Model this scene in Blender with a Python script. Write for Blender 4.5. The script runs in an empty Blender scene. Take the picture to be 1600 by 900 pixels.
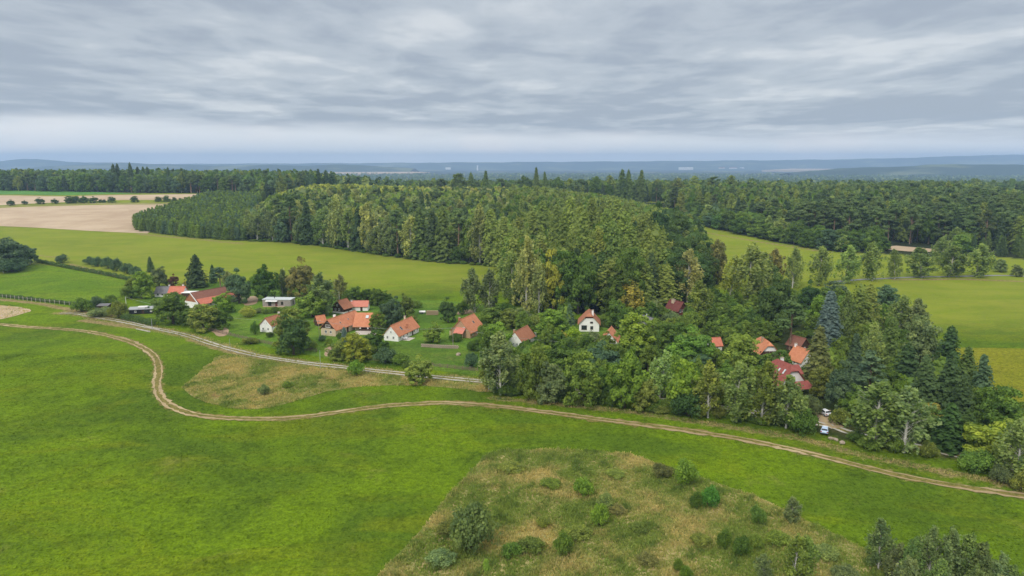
import bpy, bmesh, math, random
import numpy as np
from mathutils import Vector, Matrix
from mathutils.geometry import delaunay_2d_cdt

rng = np.random.default_rng(11)
random.seed(5)
R = math.radians
scn = bpy.context.scene
col = scn.collection

# ------------------------------------------------------------------ camera
F = 1081.0                                   # focal length in photo pixels (photo 1600 wide)
PITCH = math.atan((450 - 253) / F)
H = 65.0
cam = bpy.data.cameras.new('camera')
cam.sensor_width = 36
cam.lens = F / 1600 * 36
cam.clip_start = 0.5
cam.clip_end = 80000
camo = bpy.data.objects.new('camera', cam)
camo.location = (0, 0, H)
camo.rotation_euler = (math.pi / 2 - PITCH, 0, 0)
col.objects.link(camo)
scn.camera = camo

# ------------------------------------------------------------------ light
SUN_EL, SUN_AZ = R(44), R(208)                # azimuth clockwise from +Y (north)
sun = bpy.data.lights.new('sun', 'SUN')
sun.energy = 1.5
sun.angle = R(14)
sun.color = (1.0, 0.95, 0.87)
suno = bpy.data.objects.new('sun', sun)
sd = Vector((math.sin(SUN_AZ) * math.cos(SUN_EL), math.cos(SUN_AZ) * math.cos(SUN_EL), math.sin(SUN_EL)))
suno.rotation_euler = sd.to_track_quat('Z', 'Y').to_euler()
suno.location = (0, 0, 300)
col.objects.link(suno)

scn.view_settings.view_transform = 'Standard'
scn.view_settings.look = 'None'
scn.view_settings.exposure = 0.5
scn.view_settings.gamma = 1
scn.render.engine = 'CYCLES'
cy = scn.cycles
cy.max_bounces = 6
cy.diffuse_bounces = 4
cy.glossy_bounces = 2
cy.transmission_bounces = 3
cy.transparent_max_bounces = 4
cy.volume_bounces = 1
cy.use_denoising = True
cy.caustics_reflective = False
cy.caustics_refractive = False


class NT:
    """tiny node-tree writer"""
    def __init__(s, tree):
        s.t = tree
        s.t.nodes.clear()

    def n(s, typ, **kw):
        nd = s.t.nodes.new(typ)
        ins = kw.pop('i', {})
        for k, v in kw.items():
            setattr(nd, k, v)
        for k, v in ins.items():
            if hasattr(v, 'is_linked') or isinstance(v, bpy.types.NodeSocket):
                s.t.links.new(v, nd.inputs[k])
            else:
                nd.inputs[k].default_value = v
        return nd

    def math(s, op, a, b=0.0, c=0.0, clamp=False):
        nd = s.n('ShaderNodeMath', operation=op, use_clamp=clamp, i={0: a, 1: b})
        if op in ('MULTIPLY_ADD',):
            nd.inputs[2].default_value = c
        return nd.outputs[0]

    def mix(s, f, a, b, mode='MIX'):
        nd = s.n('ShaderNodeMix', data_type='RGBA', blend_type=mode)
        for k, v in ((0, f), (6, a), (7, b)):
            if isinstance(v, bpy.types.NodeSocket):
                s.t.links.new(v, nd.inputs[k])
            else:
                nd.inputs[k].default_value = v if k == 0 else tuple(v)[:3] + (1,)
        return nd.outputs[2]

    def noise(s, vec, scale, detail=4, rough=.55, dist=0.0, dims='3D'):
        nd = s.n('ShaderNodeTexNoise', noise_dimensions=dims, i={'Scale': scale, 'Detail': detail, 'Roughness': rough, 'Distortion': dist})
        if vec is not None:
            s.t.links.new(vec, nd.inputs['Vector'])
        return nd.outputs['Fac']

    def ramp(s, f, lo, hi, a=0.0, b=1.0):
        nd = s.n('ShaderNodeMapRange', interpolation_type='SMOOTHSTEP', i={0: f, 1: lo, 2: hi, 3: a, 4: b})
        return nd.outputs[0]

    def scalev(s, vec, v):
        nd = s.n('ShaderNodeMapping', i={'Vector': vec, 'Scale': v})
        return nd.outputs[0]


# ------------------------------------------------------------------ sky
world = bpy.data.worlds.new('World')
scn.world = world
world.use_nodes = True
w = NT(world.node_tree)
tc = w.n('ShaderNodeTexCoord')
sky = w.n('ShaderNodeTexSky', sky_type='NISHITA', sun_disc=False, sun_elevation=SUN_EL, sun_rotation=SUN_AZ)
sep = w.n('ShaderNodeSeparateXYZ', i={0: tc.outputs['Generated']})
elev = w.math('MAXIMUM', sep.outputs[2], 0.0)
den = w.math('ADD', elev, 0.045)
cx_ = w.math('DIVIDE', sep.outputs[0], den)
cy_ = w.math('DIVIDE', sep.outputs[1], den)
cp = w.n('ShaderNodeCombineXYZ', i={0: cx_, 1: cy_, 2: 0.0}).outputs[0]
n1 = w.noise(w.scalev(cp, (1.0, .8, 1.0)), .55, 7, .5, .3)
n2 = w.noise(w.scalev(cp, (1.1, .7, 1.0)), 1.7, 7, .54, .3)
n3 = w.noise(w.scalev(cp, (.13, .7, 1)), 0.8, 5, .55)
cl = w.math('ADD', w.math('MULTIPLY', n1, .52), w.math('ADD', w.math('MULTIPLY', n2, .30), w.math('MULTIPLY', n3, .18)))
# the cloud base far off is seen from beneath and reads darker
cl = w.math('SUBTRACT', cl, w.ramp(elev, .07, .17, .045, 0.0))
cf = w.ramp(cl, .38, .61)
CD, CM, CL = (2.75, 3.08, 3.58), (3.65, 3.98, 4.36), (5.05, 5.25, 5.42)
ccol = w.mix(w.ramp(cf, 0, .5), CD, CM)
ccol = w.mix(w.ramp(cf, .45, 1.0), ccol, CL)
# an overcast sky is about twice as bright overhead as low down
zen = w.ramp(elev, .16, .95, 1.0, 2.4)
ccol = w.mix(w.math('MULTIPLY', w.ramp(elev, .22, .7), .75), ccol, (4.5, 4.45, 4.3))
zc = w.n('ShaderNodeVectorMath', operation='SCALE', i={0: ccol, 'Scale': zen}).outputs[0]
# clear, paler band under the cloud edge near the horizon
tilt = w.math('MULTIPLY', sep.outputs[0], .016)
edge = w.math('ADD', w.math('ADD', elev, tilt), w.math('MULTIPLY', w.math('SUBTRACT', w.noise(w.scalev(tc.outputs['Generated'], (2.2, 2.2, 16)), 2.0, 4), .5), .030))
band = w.ramp(edge, .028, .054, 1.0, 0.0)
pinkn = w.ramp(w.noise(w.scalev(tc.outputs['Generated'], (3.2, 3.2, 9)), 1.6, 3), .50, .68)
bandc = w.mix(w.math('MULTIPLY', pinkn, w.ramp(elev, .004, .03, 1, .25)), (6.2, 6.35, 6.45), (7.9, 7.2, 6.8))
bandc = w.mix(w.ramp(elev, 0, .012, .6, 0), bandc, (6.9, 7.1, 7.4))
skyc = w.mix(band, zc, bandc)
fin = w.mix(.94, sky.outputs[0], skyc)
bg = w.n('ShaderNodeBackground', i={0: fin, 1: 0.1})
wo = w.n('ShaderNodeOutputWorld', i={0: bg.outputs[0]})

# ------------------------------------------------------------------ terrain
YS = np.array([-500, 0, 300, 340, 375, 420, 470, 560, 675, 760, 850, 1100, 1600, 3000, 6000, 40000.]) * 1.25
ZS = np.array([0, 0, 0, .2, 1.2, 3.4, 6, 12, 20, 22.5, 22.5, 8, -18, -42, -50, -60.]) * 1.25
_t = np.arange(-600, 50000, 10.)
_z = np.interp(_t, YS, ZS)
_k = np.hanning(11)
_k /= _k.sum()
_z = np.convolve(np.pad(_z, 5, mode='edge'), _k, 'valid')


def tz(x, y):
    s = np.clip((x / np.maximum(y, 1.) + .32) / .2, 0, 1)
    return np.interp(y, _t, _z) - s * s * (3 - 2 * s) * np.interp(y, [600, 720, 850, 1060, 1500, 2500], [0, 3, 9.5, 16, 12, 0]) + .35 * np.sin(x / 41 + 1) * np.sin(y / 37) + .2 * np.sin(x / 17.3 + y / 23.1)


cs, sn = math.cos(PITCH), math.sin(PITCH)
_T = np.geomspace(50, 30000, 4000)


def P(px, py):
    """the ground point that photo pixel (px, py) looks at"""
    a, b = (px - 800) / F, (450 - py) / F
    d = (a, cs + b * sn, -sn + b * cs)
    x, y, z = d[0] * _T, d[1] * _T, H + d[2] * _T
    h = z - tz(x, y)
    i = max(1, int(np.argmax(h < 0)))
    f = h[i - 1] / (h[i - 1] - h[i])
    t = _T[i - 1] + f * (_T[i] - _T[i - 1])
    x, y = d[0] * t, d[1] * t
    return np.array([x, y, float(tz(x, y))])


def proj(x, y, z):
    z = z - H
    dep = y * cs - z * sn
    up = y * sn + z * cs
    return 800 + F * x / dep, 450 - F * up / dep, dep


def mpp(p):
    """metres per photo pixel at a point"""
    return (p[1] * cs - (p[2] - H) * sn) / F


def inpoly(x, y, poly):
    poly = np.asarray(poly)
    c = np.zeros(np.shape(x), bool)
    j = len(poly) - 1
    for i in range(len(poly)):
        xi, yi, xj, yj = poly[i][0], poly[i][1], poly[j][0], poly[j][1]
        with np.errstate(divide='ignore', invalid='ignore'):
            c ^= ((yi > y) != (yj > y)) & (x < (xj - xi) * (y - yi) / (yj - yi + 1e-12) + xi)
        j = i
    return c


def dline(x, y, line):
    d = np.full(np.shape(x), 1e9)
    for a, b in zip(line[:-1], line[1:]):
        ax, ay, bx, by = a[0], a[1], b[0], b[1]
        L2 = (bx - ax) ** 2 + (by - ay) ** 2 + 1e-9
        t = np.clip(((x - ax) * (bx - ax) + (y - ay) * (by - ay)) / L2, 0, 1)
        d = np.minimum(d, np.hypot(x - ax - t * (bx - ax), y - ay - t * (by - ay)))
    return d


def pts(l):
    return [P(*q) for q in l]


def smooth(line, n=6):
    """Catmull-Rom through points"""
    L = [np.array(p[:2]) for p in line]
    L = [2 * L[0] - L[1]] + L + [2 * L[-1] - L[-2]]
    out = []
    for i in range(1, len(L) - 2):
        for k in range(n):
            t = k / n
            a, b, c, d = L[i - 1], L[i], L[i + 1], L[i + 2]
            out.append(.5 * (2 * b + (c - a) * t + (2 * a - 5 * b + 4 * c - d) * t * t + (3 * b - a - 3 * c + d) * t ** 3))
    out.append(L[-2])
    return out


# ------------------------------------------------------------------ object helpers
def mesh_np(name, V, Fq, mats=(), mi=None, fattr=None, smooth_=False, vattr=None):
    """mesh from numpy: V (n,3); Fq (m,4) or (m,3) or list of those"""
    me = bpy.data.meshes.new(name)
    Fl = Fq if isinstance(Fq, list) else [Fq]
    Fl = [np.asarray(f, np.int32) for f in Fl if len(f)]
    nl = sum(f.size for f in Fl)
    nf = sum(len(f) for f in Fl)
    me.vertices.add(len(V))
    me.vertices.foreach_set('co', np.ascontiguousarray(V, np.float32).ravel())
    me.loops.add(nl)
    me.loops.foreach_set('vertex_index', np.concatenate([f.ravel() for f in Fl]))
    me.polygons.add(nf)
    tot = np.concatenate([np.full(len(f), f.shape[1], np.int32) for f in Fl])
    me.polygons.foreach_set('loop_start', np.concatenate([[0], np.cumsum(tot)[:-1]]).astype(np.int32))
    try:
        me.polygons.foreach_set('loop_total', tot)
    except Exception:
        pass
    for m in mats:
        me.materials.append(m)
    if mi is not None:
        me.polygons.foreach_set('material_index', np.asarray(mi, np.int32))
    if smooth_:
        me.polygons.foreach_set('use_smooth', np.ones(nf, bool))
    for k, v in (fattr or {}).items():
        v = np.asarray(v, np.float32)
        if v.ndim == 1:
            me.attributes.new(k, 'FLOAT', 'FACE').data.foreach_set('value', v)
        else:
            me.attributes.new(k, 'FLOAT_COLOR', 'FACE').data.foreach_set('color', np.c_[v, np.ones(len(v))].astype(np.float32).ravel())
    for k, v in (vattr or {}).items():
        v = np.asarray(v, np.float32)
        me.attributes.new(k, 'FLOAT_COLOR', 'POINT').data.foreach_set('color', np.c_[v, np.ones(len(v))].astype(np.float32).ravel())
    me.update(calc_edges=True)
    return me


def link(name, data, parent=None, loc=None, rz=0.0):
    o = bpy.data.objects.new(name, data)
    col.objects.link(o)
    if parent is not None:
        o.parent = parent
    if loc is not None:
        o.location = loc
    if rz:
        o.rotation_euler = (0, 0, rz)
    return o


def tag(o, label=None, cat=None, group=None, kind=None):
    for k, v in (('label', label), ('category', cat), ('group', group), ('kind', kind)):
        if v:
            o[k] = v
    return o


class MB:
    """collects boxes, tubes, prisms into one mesh"""
    def __init__(s):
        s.v, s.f, s.m = [], [], []

    def add(s, vs, fs, m=0):
        b = len(s.v)
        s.v += [tuple(q) for q in vs]
        s.f += [tuple(b + i for i in f) for f in fs]
        s.m += [m] * len(fs)
        return s

    def box(s, x0, x1, y0, y1, z0, z1, m=0):
        vs = [(x, y, z) for z in (z0, z1) for x, y in ((x0, y0), (x1, y0), (x1, y1), (x0, y1))]
        return s.add(vs, [(3, 2, 1, 0), (4, 5, 6, 7), (0, 1, 5, 4), (1, 2, 6, 5), (2, 3, 7, 6), (3, 0, 4, 7)], m)

    def tube(s, ps, rs, n=6, m=0, cap=True):
        ps = [Vector(p) for p in ps]
        vs, fs = [], []
        for i, p in enumerate(ps):
            d = (ps[min(i + 1, len(ps) - 1)] - ps[max(i - 1, 0)]).normalized()
            a = d.orthogonal().normalized() if abs(d.z) < .95 else Vector((1, 0, 0))
            a = (a - d * a.dot(d)).normalized()
            b = d.cross(a)
            for k in range(n):
                t = 2 * math.pi * k / n
                vs.append(p + (a * math.cos(t) + b * math.sin(t)) * rs[i])
        for i in range(len(ps) - 1):
            for k in range(n):
                fs.append((i * n + k, i * n + (k + 1) % n, (i + 1) * n + (k + 1) % n, (i + 1) * n + k))
        if cap:
            fs.append(tuple(range(n - 1, -1, -1)))
            fs.append(tuple((len(ps) - 1) * n + k for k in range(n)))
        return s.add(vs, fs, m)

    def slab(s, vs, fs, th, m=0):
        """thick sheet: top faces vs/fs, extruded down by th"""
        n = len(vs)
        V = list(vs) + [(x, y, z - th) for x, y, z in vs]
        FF = [tuple(f) for f in fs] + [tuple(n + i for i in reversed(f)) for f in fs]
        ed = {}
        for f in fs:
            for a, b in zip(f, f[1:] + f[:1]):
                ed[(a, b)] = 1
        for a, b in ed:
            if (b, a) not in ed:
                FF.append((b, a, n + a, n + b))
        return s.add(V, FF, m)

    def mesh(s, name, mats):
        me = bpy.data.meshes.new(name)
        me.from_pydata(s.v, [], s.f)
        for m in mats:
            me.materials.append(m)
        if len(mats) > 1:
            me.polygons.foreach_set('material_index', s.m)
        me.update()
        return me

    def build(s, name, mats, parent=None, loc=None, rz=0.0):
        if not isinstance(mats, (list, tuple)):
            mats = [mats]
        return link(name, s.mesh(name, mats), parent, loc, rz)


# ------------------------------------------------------------------ materials
MATS = {}


def principled(nt, colr, rough=.9, spec=.2, bump=None, bstr=.3, bdist=.1, **kw):
    b = nt.n('ShaderNodeBsdfPrincipled')
    if isinstance(colr, bpy.types.NodeSocket):
        nt.t.links.new(colr, b.inputs['Base Color'])
    else:
        b.inputs['Base Color'].default_value = tuple(colr)[:3] + (1,)
    b.inputs['Roughness'].default_value = rough
    b.inputs['Specular IOR Level'].default_value = spec
    for k, v in kw.items():
        b.inputs[k].default_value = v
    if bump is not None:
        bp = nt.n('ShaderNodeBump', i={'Strength': bstr, 'Distance': bdist, 'Height': bump})
        nt.t.links.new(bp.outputs[0], b.inputs['Normal'])
    nt.n('ShaderNodeOutputMaterial', i={0: b.outputs[0]})
    return b


def mat(name):
    m = bpy.data.materials.new(name)
    m.use_nodes = True
    MATS[name] = m
    return m, NT(m.node_tree)


def pmat(name, c, rough=.85, var=.18, scale=3.0, spec=.25, streak=None, bstr=.25, metal=0.0):
    """painted / plastered / wooden surface: base colour with blotches and weathering streaks"""
    m, nt = mat(name)
    g = nt.n('ShaderNodeTexCoord').outputs['Object']
    a = nt.noise(g, scale, 5, .6)
    b = nt.noise(nt.scalev(g, streak or (1, 1, 1)), scale * 4, 3, .6)
    f = nt.math('ADD', nt.math('MULTIPLY', a, .6), nt.math('MULTIPLY', b, .4))
    lo = tuple(x * (1 - var * 1.6) for x in c)
    hi = tuple(min(1, x * (1 + var)) for x in c)
    principled(nt, nt.mix(nt.ramp(f, .3, .7), lo, hi), rough, spec, f, bstr, .03, Metallic=metal)
    return m


def grass_mat(name, A, B, C, dryc=(.30, .235, .10), useattr=True, rowdir=None):
    """short meadow grass: A main, B deep green, C yellowish; vertex colour zone: r dry, g forest floor, b yellower"""
    m, nt = mat(name)
    g = nt.n('ShaderNodeNewGeometry').outputs['Position']
    big = nt.noise(g, .018, 5, .62, .6)
    big2 = nt.noise(nt.scalev(g, (.55, 1.3, 1)), .045, 5, .66, .8)
    med = nt.noise(g, .14, 5, .68, .3)
    fine = nt.noise(g, .85, 4, .7)
    tuft = nt.noise(nt.scalev(g, (1, .8, 1)), 2.6, 3, .75)
    c = nt.mix(nt.ramp(big, .42, .60), A, B)
    c = nt.mix(nt.math('MULTIPLY', nt.ramp(big2, .47, .66), .5), c, C)
    c = nt.mix(nt.math('MULTIPLY', nt.ramp(med, .48, .70), .5), c, tuple(.55 * x for x in B))
    c = nt.mix(nt.math('MULTIPLY', nt.ramp(nt.noise(g, .06, 6, .7, .5), .58, .74), .28), c, dryc)
    v = nt.math('ADD', nt.math('MULTIPLY', fine, .9), nt.math('MULTIPLY', tuft, .9))
    c = nt.mix(nt.ramp(v, .55, 1.25), nt.mix(1.0, c, (.52, .55, .55), 'MULTIPLY'), nt.mix(1.0, c, (1.4, 1.34, 1.25), 'MULTIPLY'))
    if useattr:
        at = nt.n('ShaderNodeAttribute', attribute_name='zone')
        s = nt.n('ShaderNodeSeparateColor', i={0: at.outputs['Color']})
        dn = nt.ramp(nt.math('ADD', s.outputs[0], nt.math('MULTIPLY', nt.math('SUBTRACT', nt.math('ADD', med, fine), 1.0), .9)), .25, .75)
        dryv = nt.mix(nt.ramp(fine, .35, .65), tuple(.55 * x for x in dryc), dryc)
        c = nt.mix(nt.math('MULTIPLY', s.outputs[2], .72), c, nt.mix(nt.ramp(nt.math('ADD', nt.math('MULTIPLY', big2, .65), nt.math('MULTIPLY', med, .35)), .36, .62), (.19, .235, .020), (.255, .270, .036)))
        c = nt.mix(nt.math('MULTIPLY', dn, nt.ramp(s.outputs[0], 0, .15)), c, dryv)
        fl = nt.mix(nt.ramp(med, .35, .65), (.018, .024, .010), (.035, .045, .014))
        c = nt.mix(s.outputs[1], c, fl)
    principled(nt, c, .95, .04, v, .8, .3)
    return m


M_meadow = grass_mat('meadow_grass', (.124, .203, .007), (.078, .136, .010), (.166, .200, .009))
M_paddock = grass_mat('paddock_grass', (.130, .215, .012), (.10, .18, .012), (.17, .22, .02), useattr=False)
M_lawn = grass_mat('garden_grass', (.115, .21, .022), (.07, .14, .018), (.15, .20, .03), useattr=False)
M_hay = grass_mat('hay_meadow_grass', (.195, .205, .015), (.165, .19, .014), (.225, .215, .02), useattr=False)
M_strip = grass_mat('green_crop', (.10, .25, .05), (.08, .21, .045), (.13, .26, .05), useattr=False)


def soil_mat(name, a, b, rows=True):
    m, nt = mat(name)
    g = nt.n('ShaderNodeNewGeometry').outputs['Position']
    n = nt.noise(g, .03, 5, .6, .4)
    f = nt.noise(nt.scalev(g, (.05, 1.6, 1)), .22, 4, .65)
    k = nt.noise(g, 1.5, 4, .7)
    h = nt.math('ADD', nt.math('MULTIPLY', n, .5), nt.math('ADD', nt.math('MULTIPLY', f, .3), nt.math('MULTIPLY', k, .2)))
    principled(nt, nt.mix(nt.ramp(h, .36, .64), a, b), .95, .1, k, .5, .1)
    return m


M_soil = soil_mat('harvested_soil', (.37, .27, .18), (.50, .39, .27))
M_gravel = soil_mat('pale_gravel', (.31, .29, .24), (.47, .445, .385))
M_rut = soil_mat('dry_track_soil', (.27, .20, .105), (.46, .36, .21))
M_bare = soil_mat('bare_earth', (.28, .19, .12), (.42, .31, .21))
M_asphalt = soil_mat('old_asphalt', (.17, .175, .18), (.26, .265, .27))

m_, nt = mat('track_middle_grass')
g = nt.n('ShaderNodeNewGeometry').outputs['Position']
f = nt.noise(g, 1.1, 5, .7)
principled(nt, nt.mix(nt.ramp(f, .35, .65), (.10, .10, .02), (.23, .185, .055)), .95, .1, f, .5, .2)
M_mid = m_
m_, nt = mat('rough_dry_ground')
g = nt.n('ShaderNodeNewGeometry').outputs['Position']
f = nt.noise(g, .12, 6, .7, .5)
k = nt.noise(g, 1.6, 4, .7)
c = nt.mix(nt.ramp(f, .42, .6), (.18, .22, .05), (.42, .35, .15))
c = nt.mix(nt.ramp(k, .4, .7), nt.mix(1, c, (.72, .72, .7), 'MULTIPLY'), c)
principled(nt, c, .95, .1, k, .7, .3)
M_rough = m_


def foliage_mat(name, src):
    """leaves: colour from the object (or a per-face colour), leaf-to-leaf variation from the mesh"""
    m, nt = mat(name)
    if src == 'object':
        oi = nt.n('ShaderNodeObjectInfo')
        c0 = oi.outputs['Color']
    else:
        c0 = nt.n('ShaderNodeAttribute', attribute_name='tcol').outputs['Color']
    t = nt.n('ShaderNodeAttribute', attribute_name='tint').outputs['Fac']
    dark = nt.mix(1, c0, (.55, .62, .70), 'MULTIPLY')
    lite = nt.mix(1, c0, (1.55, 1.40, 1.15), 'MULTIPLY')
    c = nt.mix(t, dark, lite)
    d = nt.n('ShaderNodeBsdfPrincipled', i={'Base Color': c, 'Roughness': .65, 'Specular IOR Level': .18})
    tr = nt.n('ShaderNodeBsdfTranslucent', i={'Color': nt.mix(1, c, (1.15, 1.2, .7), 'MULTIPLY')})
    mx = nt.n('ShaderNodeMixShader', i={0: .42, 1: d.outputs[0], 2: tr.outputs[0]})
    nt.n('ShaderNodeOutputMaterial', i={0: mx.outputs[0]})
    return m


M_leaf = foliage_mat('leaves', 'object')
M_leafs = foliage_mat('mass_leaves', 'attr')
M_bark = pmat('dark_bark', (.10, .075, .055), var=.35, scale=4, streak=(1, 1, .2))
M_birchbark = pmat('birch_bark', (.55, .53, .48), var=.35, scale=3, streak=(.4, .4, 2))
M_pinebark = pmat('pine_bark', (.26, .17, .115), var=.3, scale=3, streak=(1, 1, .2))


def nrm(v):
    return v / (np.linalg.norm(v, axis=-1, keepdims=True) + 1e-9)


def leaf_quads(c, n, s, asp=1.0, rg=rng):
    """irregular leaf-cluster quads at c facing n with half size s"""
    N = len(c)
    t = nrm(np.cross(n, rg.normal(size=(N, 3))))
    b = np.cross(n, t)
    s = np.broadcast_to(np.asarray(s, float), (N,))[:, None]
    j = lambda: s * rg.uniform(.55, 1.25, (N, 1))
    V = np.stack([c + t * j(), c + b * j() * asp, c - t * j(), c - b * j() * asp], 1).reshape(-1, 3)
    return V, np.arange(4 * N).reshape(N, 4)


class Crown:
    def __init__(s):
        s.c, s.n, s.s, s.t = [], [], [], []

    def add(s, c, n, sz, t):
        s.c.append(c)
        s.n.append(nrm(n))
        s.s.append(np.broadcast_to(np.asarray(sz, float), (len(c),)).copy())
        s.t.append(np.broadcast_to(np.asarray(t, float), (len(c),)).copy())

    def get(s, rg, asp=1.0):
        V, Q = leaf_quads(np.concatenate(s.c), np.concatenate(s.n), np.concatenate(s.s), asp, rg)
        return V, Q, np.clip(np.concatenate(s.t), 0, 1)


def sph(N, rg):
    return nrm(rg.normal(size=(N, 3)))


def trunk_mb(ps, rs, limbs=()):
    mb = MB()
    mb.tube(ps, rs, 7)
    for a, b, r in limbs:
        a, b = Vector(a), Vector(b)
        mid = a.lerp(b, .5) + Vector((0, 0, .12 * (b - a).length))
        mb.tube([a, mid, b], [r, r * .65, r * .25], 5, cap=False)
    return mb


def g_broadleaf(seed, h=12., W=9., base=.9, ncl=84, per=70, leaf=.27, lobes=.35):
    rg = np.random.default_rng(seed)
    cr = Crown()
    c0 = np.array([0, 0, (h + base) / 2])
    ext = np.array([W / 2, W / 2, (h - base) / 2])
    # a few main lobes make the outline uneven
    nl = 7
    lc = sph(nl, rg) * np.array([.45, .45, .42]) * ext + c0
    lc = np.vstack([lc, [[0, 0, h - ext[2] * .55]]])
    pts_ = []
    while len(pts_) < ncl:
        k = rg.integers(len(lc))
        d = sph(1, rg)[0]
        p = lc[k] + d * ext * .50 * rg.uniform(.6, 1.0) ** .5
        if rg.uniform() < .34:
            a = rg.uniform(0, 6.283)
            rr = W / 2 * rg.uniform(.45, .86)
            p = np.array([math.cos(a) * rr, math.sin(a) * rr, h * rg.uniform(.08, .5)])
        q = (p - c0) / ext
        q[2] *= .6 if q[2] < 0 else 1
        if q @ q < 1.0 and p[2] > .45:
            pts_.append(p)
    pts_ = np.array(pts_)
    for p in pts_:
        rad = W * rg.uniform(.085, .15)
        d = sph(per, rg)
        out = nrm((p - c0)[None] / ext + [0, 0, .45])
        d = nrm(d + out * .55)
        q = p + d * rad * rg.uniform(.55, 1.08, (per, 1)) * [1, 1, .8]
        cr.add(q, d + .7 * rg.normal(size=(per, 3)) * .6 + [0, 0, .25], leaf * rg.uniform(.7, 1.25, per),
               .42 + .18 * rg.normal() + .16 * rg.normal(size=per))
    # inner fill so the middle is not see-through
    d = sph(420, rg)
    q = c0 + d * ext * .55 * rg.uniform(.3, 1, (420, 1))
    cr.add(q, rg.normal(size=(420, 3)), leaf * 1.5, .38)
    top = (0.1 * W * rg.normal() * .3, .1 * W * rg.normal() * .3, h * .72)
    lim = [((0, 0, base + (h - base) * rg.uniform(.0, .4)), tuple(p), .055 * W / 6) for p in pts_[:16]]
    tr = trunk_mb([(0, 0, -.3), (0, 0, base), (top[0] * .5, top[1] * .5, h * .45), top], [.034 * h, .026 * h, .018 * h, .006 * h], lim)
    return tr, cr.get(rg)


def g_birch(seed, h=12., W=6., base=.8, leaf=.21, dens=1.0, weep=1.0):
    rg = np.random.default_rng(seed)
    cr = Crown()
    lim = []
    nb = int(64 * dens)
    lean = rg.normal(size=2) * .3
    ax = lambda z: np.array([lean[0] * z / h, lean[1] * z / h, z])
    for i in range(nb):
        u = (i + rg.uniform(0, 1)) / nb
        z = base + (h - base) * (u ** .85) * .97
        prof = math.sin(math.pi * min(1, (.12 + .88 * u)) ** .75) ** .8 * (1 - .25 * u)
        L = W / 2 * max(.12, prof) * rg.uniform(.6, 1.12)
        a = rg.uniform(0, 2 * math.pi)
        d = np.array([math.cos(a), math.sin(a), 0])
        rise = L * rg.uniform(.35, .9)
        tip = ax(z) + d * L + [0, 0, min(rise, h * 1.0 - z)]
        lim.append((tuple(ax(max(base * .7, z - .1 * h))), tuple(tip), .035))
        ns = int(9 * max(.5, L / (W / 2)) + 3)
        tone = .45 + .17 * rg.normal()
        for k in range(ns):
            t = rg.uniform(.3, 1.05)
            p0 = ax(z) + (tip - ax(z)) * t + rg.normal(size=3) * .22 * W / 6
            n = rg.integers(5, 10)
            drop = rg.uniform(.5, 1.6) * h / 12 * weep
            q = p0[None] + np.linspace(0, 1, n)[:, None] * np.array([[0, 0, -drop]]) + rg.normal(size=(n, 3)) * .13
            q = q[q[:, 2] > .35]
            if len(q):
                cr.add(q, rg.normal(size=(len(q), 3)) * .8 + d * .6 + [0, 0, .35], leaf * rg.uniform(.7, 1.25, len(q)), tone + .15 * rg.normal(size=len(q)))
    tr = trunk_mb([(0, 0, -.3), tuple(ax(h * .3)), tuple(ax(h * .65)), tuple(ax(h * .97))], [.016 * h, .013 * h, .008 * h, .002 * h], lim)
    return tr, cr.get(rg, 1.25)


def g_conifer(seed, h=12., W=5., base=.6, step=.42, nbr=10, droop=.28, leaf=.24, taper=.9, gap=.0, up=0.0, dens=5, asp=1.7):
    rg = np.random.default_rng(seed)
    cr = Crown()
    lim = []
    z = base
    while z < h - .15:
        u = (z - base) / (h - base)
        r = W / 2 * ((1 - u) ** taper) * (.75 + .25 * min(1, u * 6)) + .12
        n = max(4, int(nbr * (.45 + .55 * (1 - u))))
        a0 = rg.uniform(0, 6.28)
        for k in range(n):
            if rg.uniform() < gap:
                continue
            a = a0 + 6.283 * k / n + rg.normal() * .25
            L = r * rg.uniform(.68, 1.12)
            d = np.array([math.cos(a), math.sin(a), 0])
            m = max(2, int(dens * L / (W / 2) + 1.5))
            t = np.linspace(.22, 1, m) if L > .5 else np.linspace(.3, 1, 2)
            zz = z + up * L * t - droop * L * t ** 1.6 + .10 * L * np.maximum(0, t - .75) * 4 * droop
            q = d[None] * (L * t)[:, None]
            q = np.c_[q[:, :2], zz] + rg.normal(size=(len(t), 3)) * .07
            side = np.array([-d[1], d[0], 0])
            wd = .28 * L * (1.15 - t) + .05
            tone = .42 + .09 * rg.normal()
            for sgn in (-1, 0, 1):
                qq = q + side * (sgn * wd)[:, None] + [0, 0, -.09 * abs(sgn)]
                cr.add(qq, d * .75 + np.array([0, 0, .8]) + rg.normal(size=(len(t), 3)) * .35 + side * sgn * .4,
                       leaf * rg.uniform(.7, 1.2, len(t)), tone + .12 * rg.normal(size=len(t)) + .12 * (t - .5))
            if k % 3 == 0:
                lim.append(((0, 0, z), tuple(q[-1] * [.8, .8, 1]), .03))
        z += step * (1.1 - .45 * u) * rg.uniform(.85, 1.15)
    cr.add(np.array([[0, 0, h - .1], [0, 0, h - .35], [0, 0, h + .1]]), rg.normal(size=(3, 3)) * [1, 1, .1], leaf * .6, .5)
    tr = trunk_mb([(0, 0, -.3), (0, 0, h * .5), (0, 0, h)], [.017 * h, .010 * h, .002 * h], lim[:30])
    return tr, cr.get(rg, asp)


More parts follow.
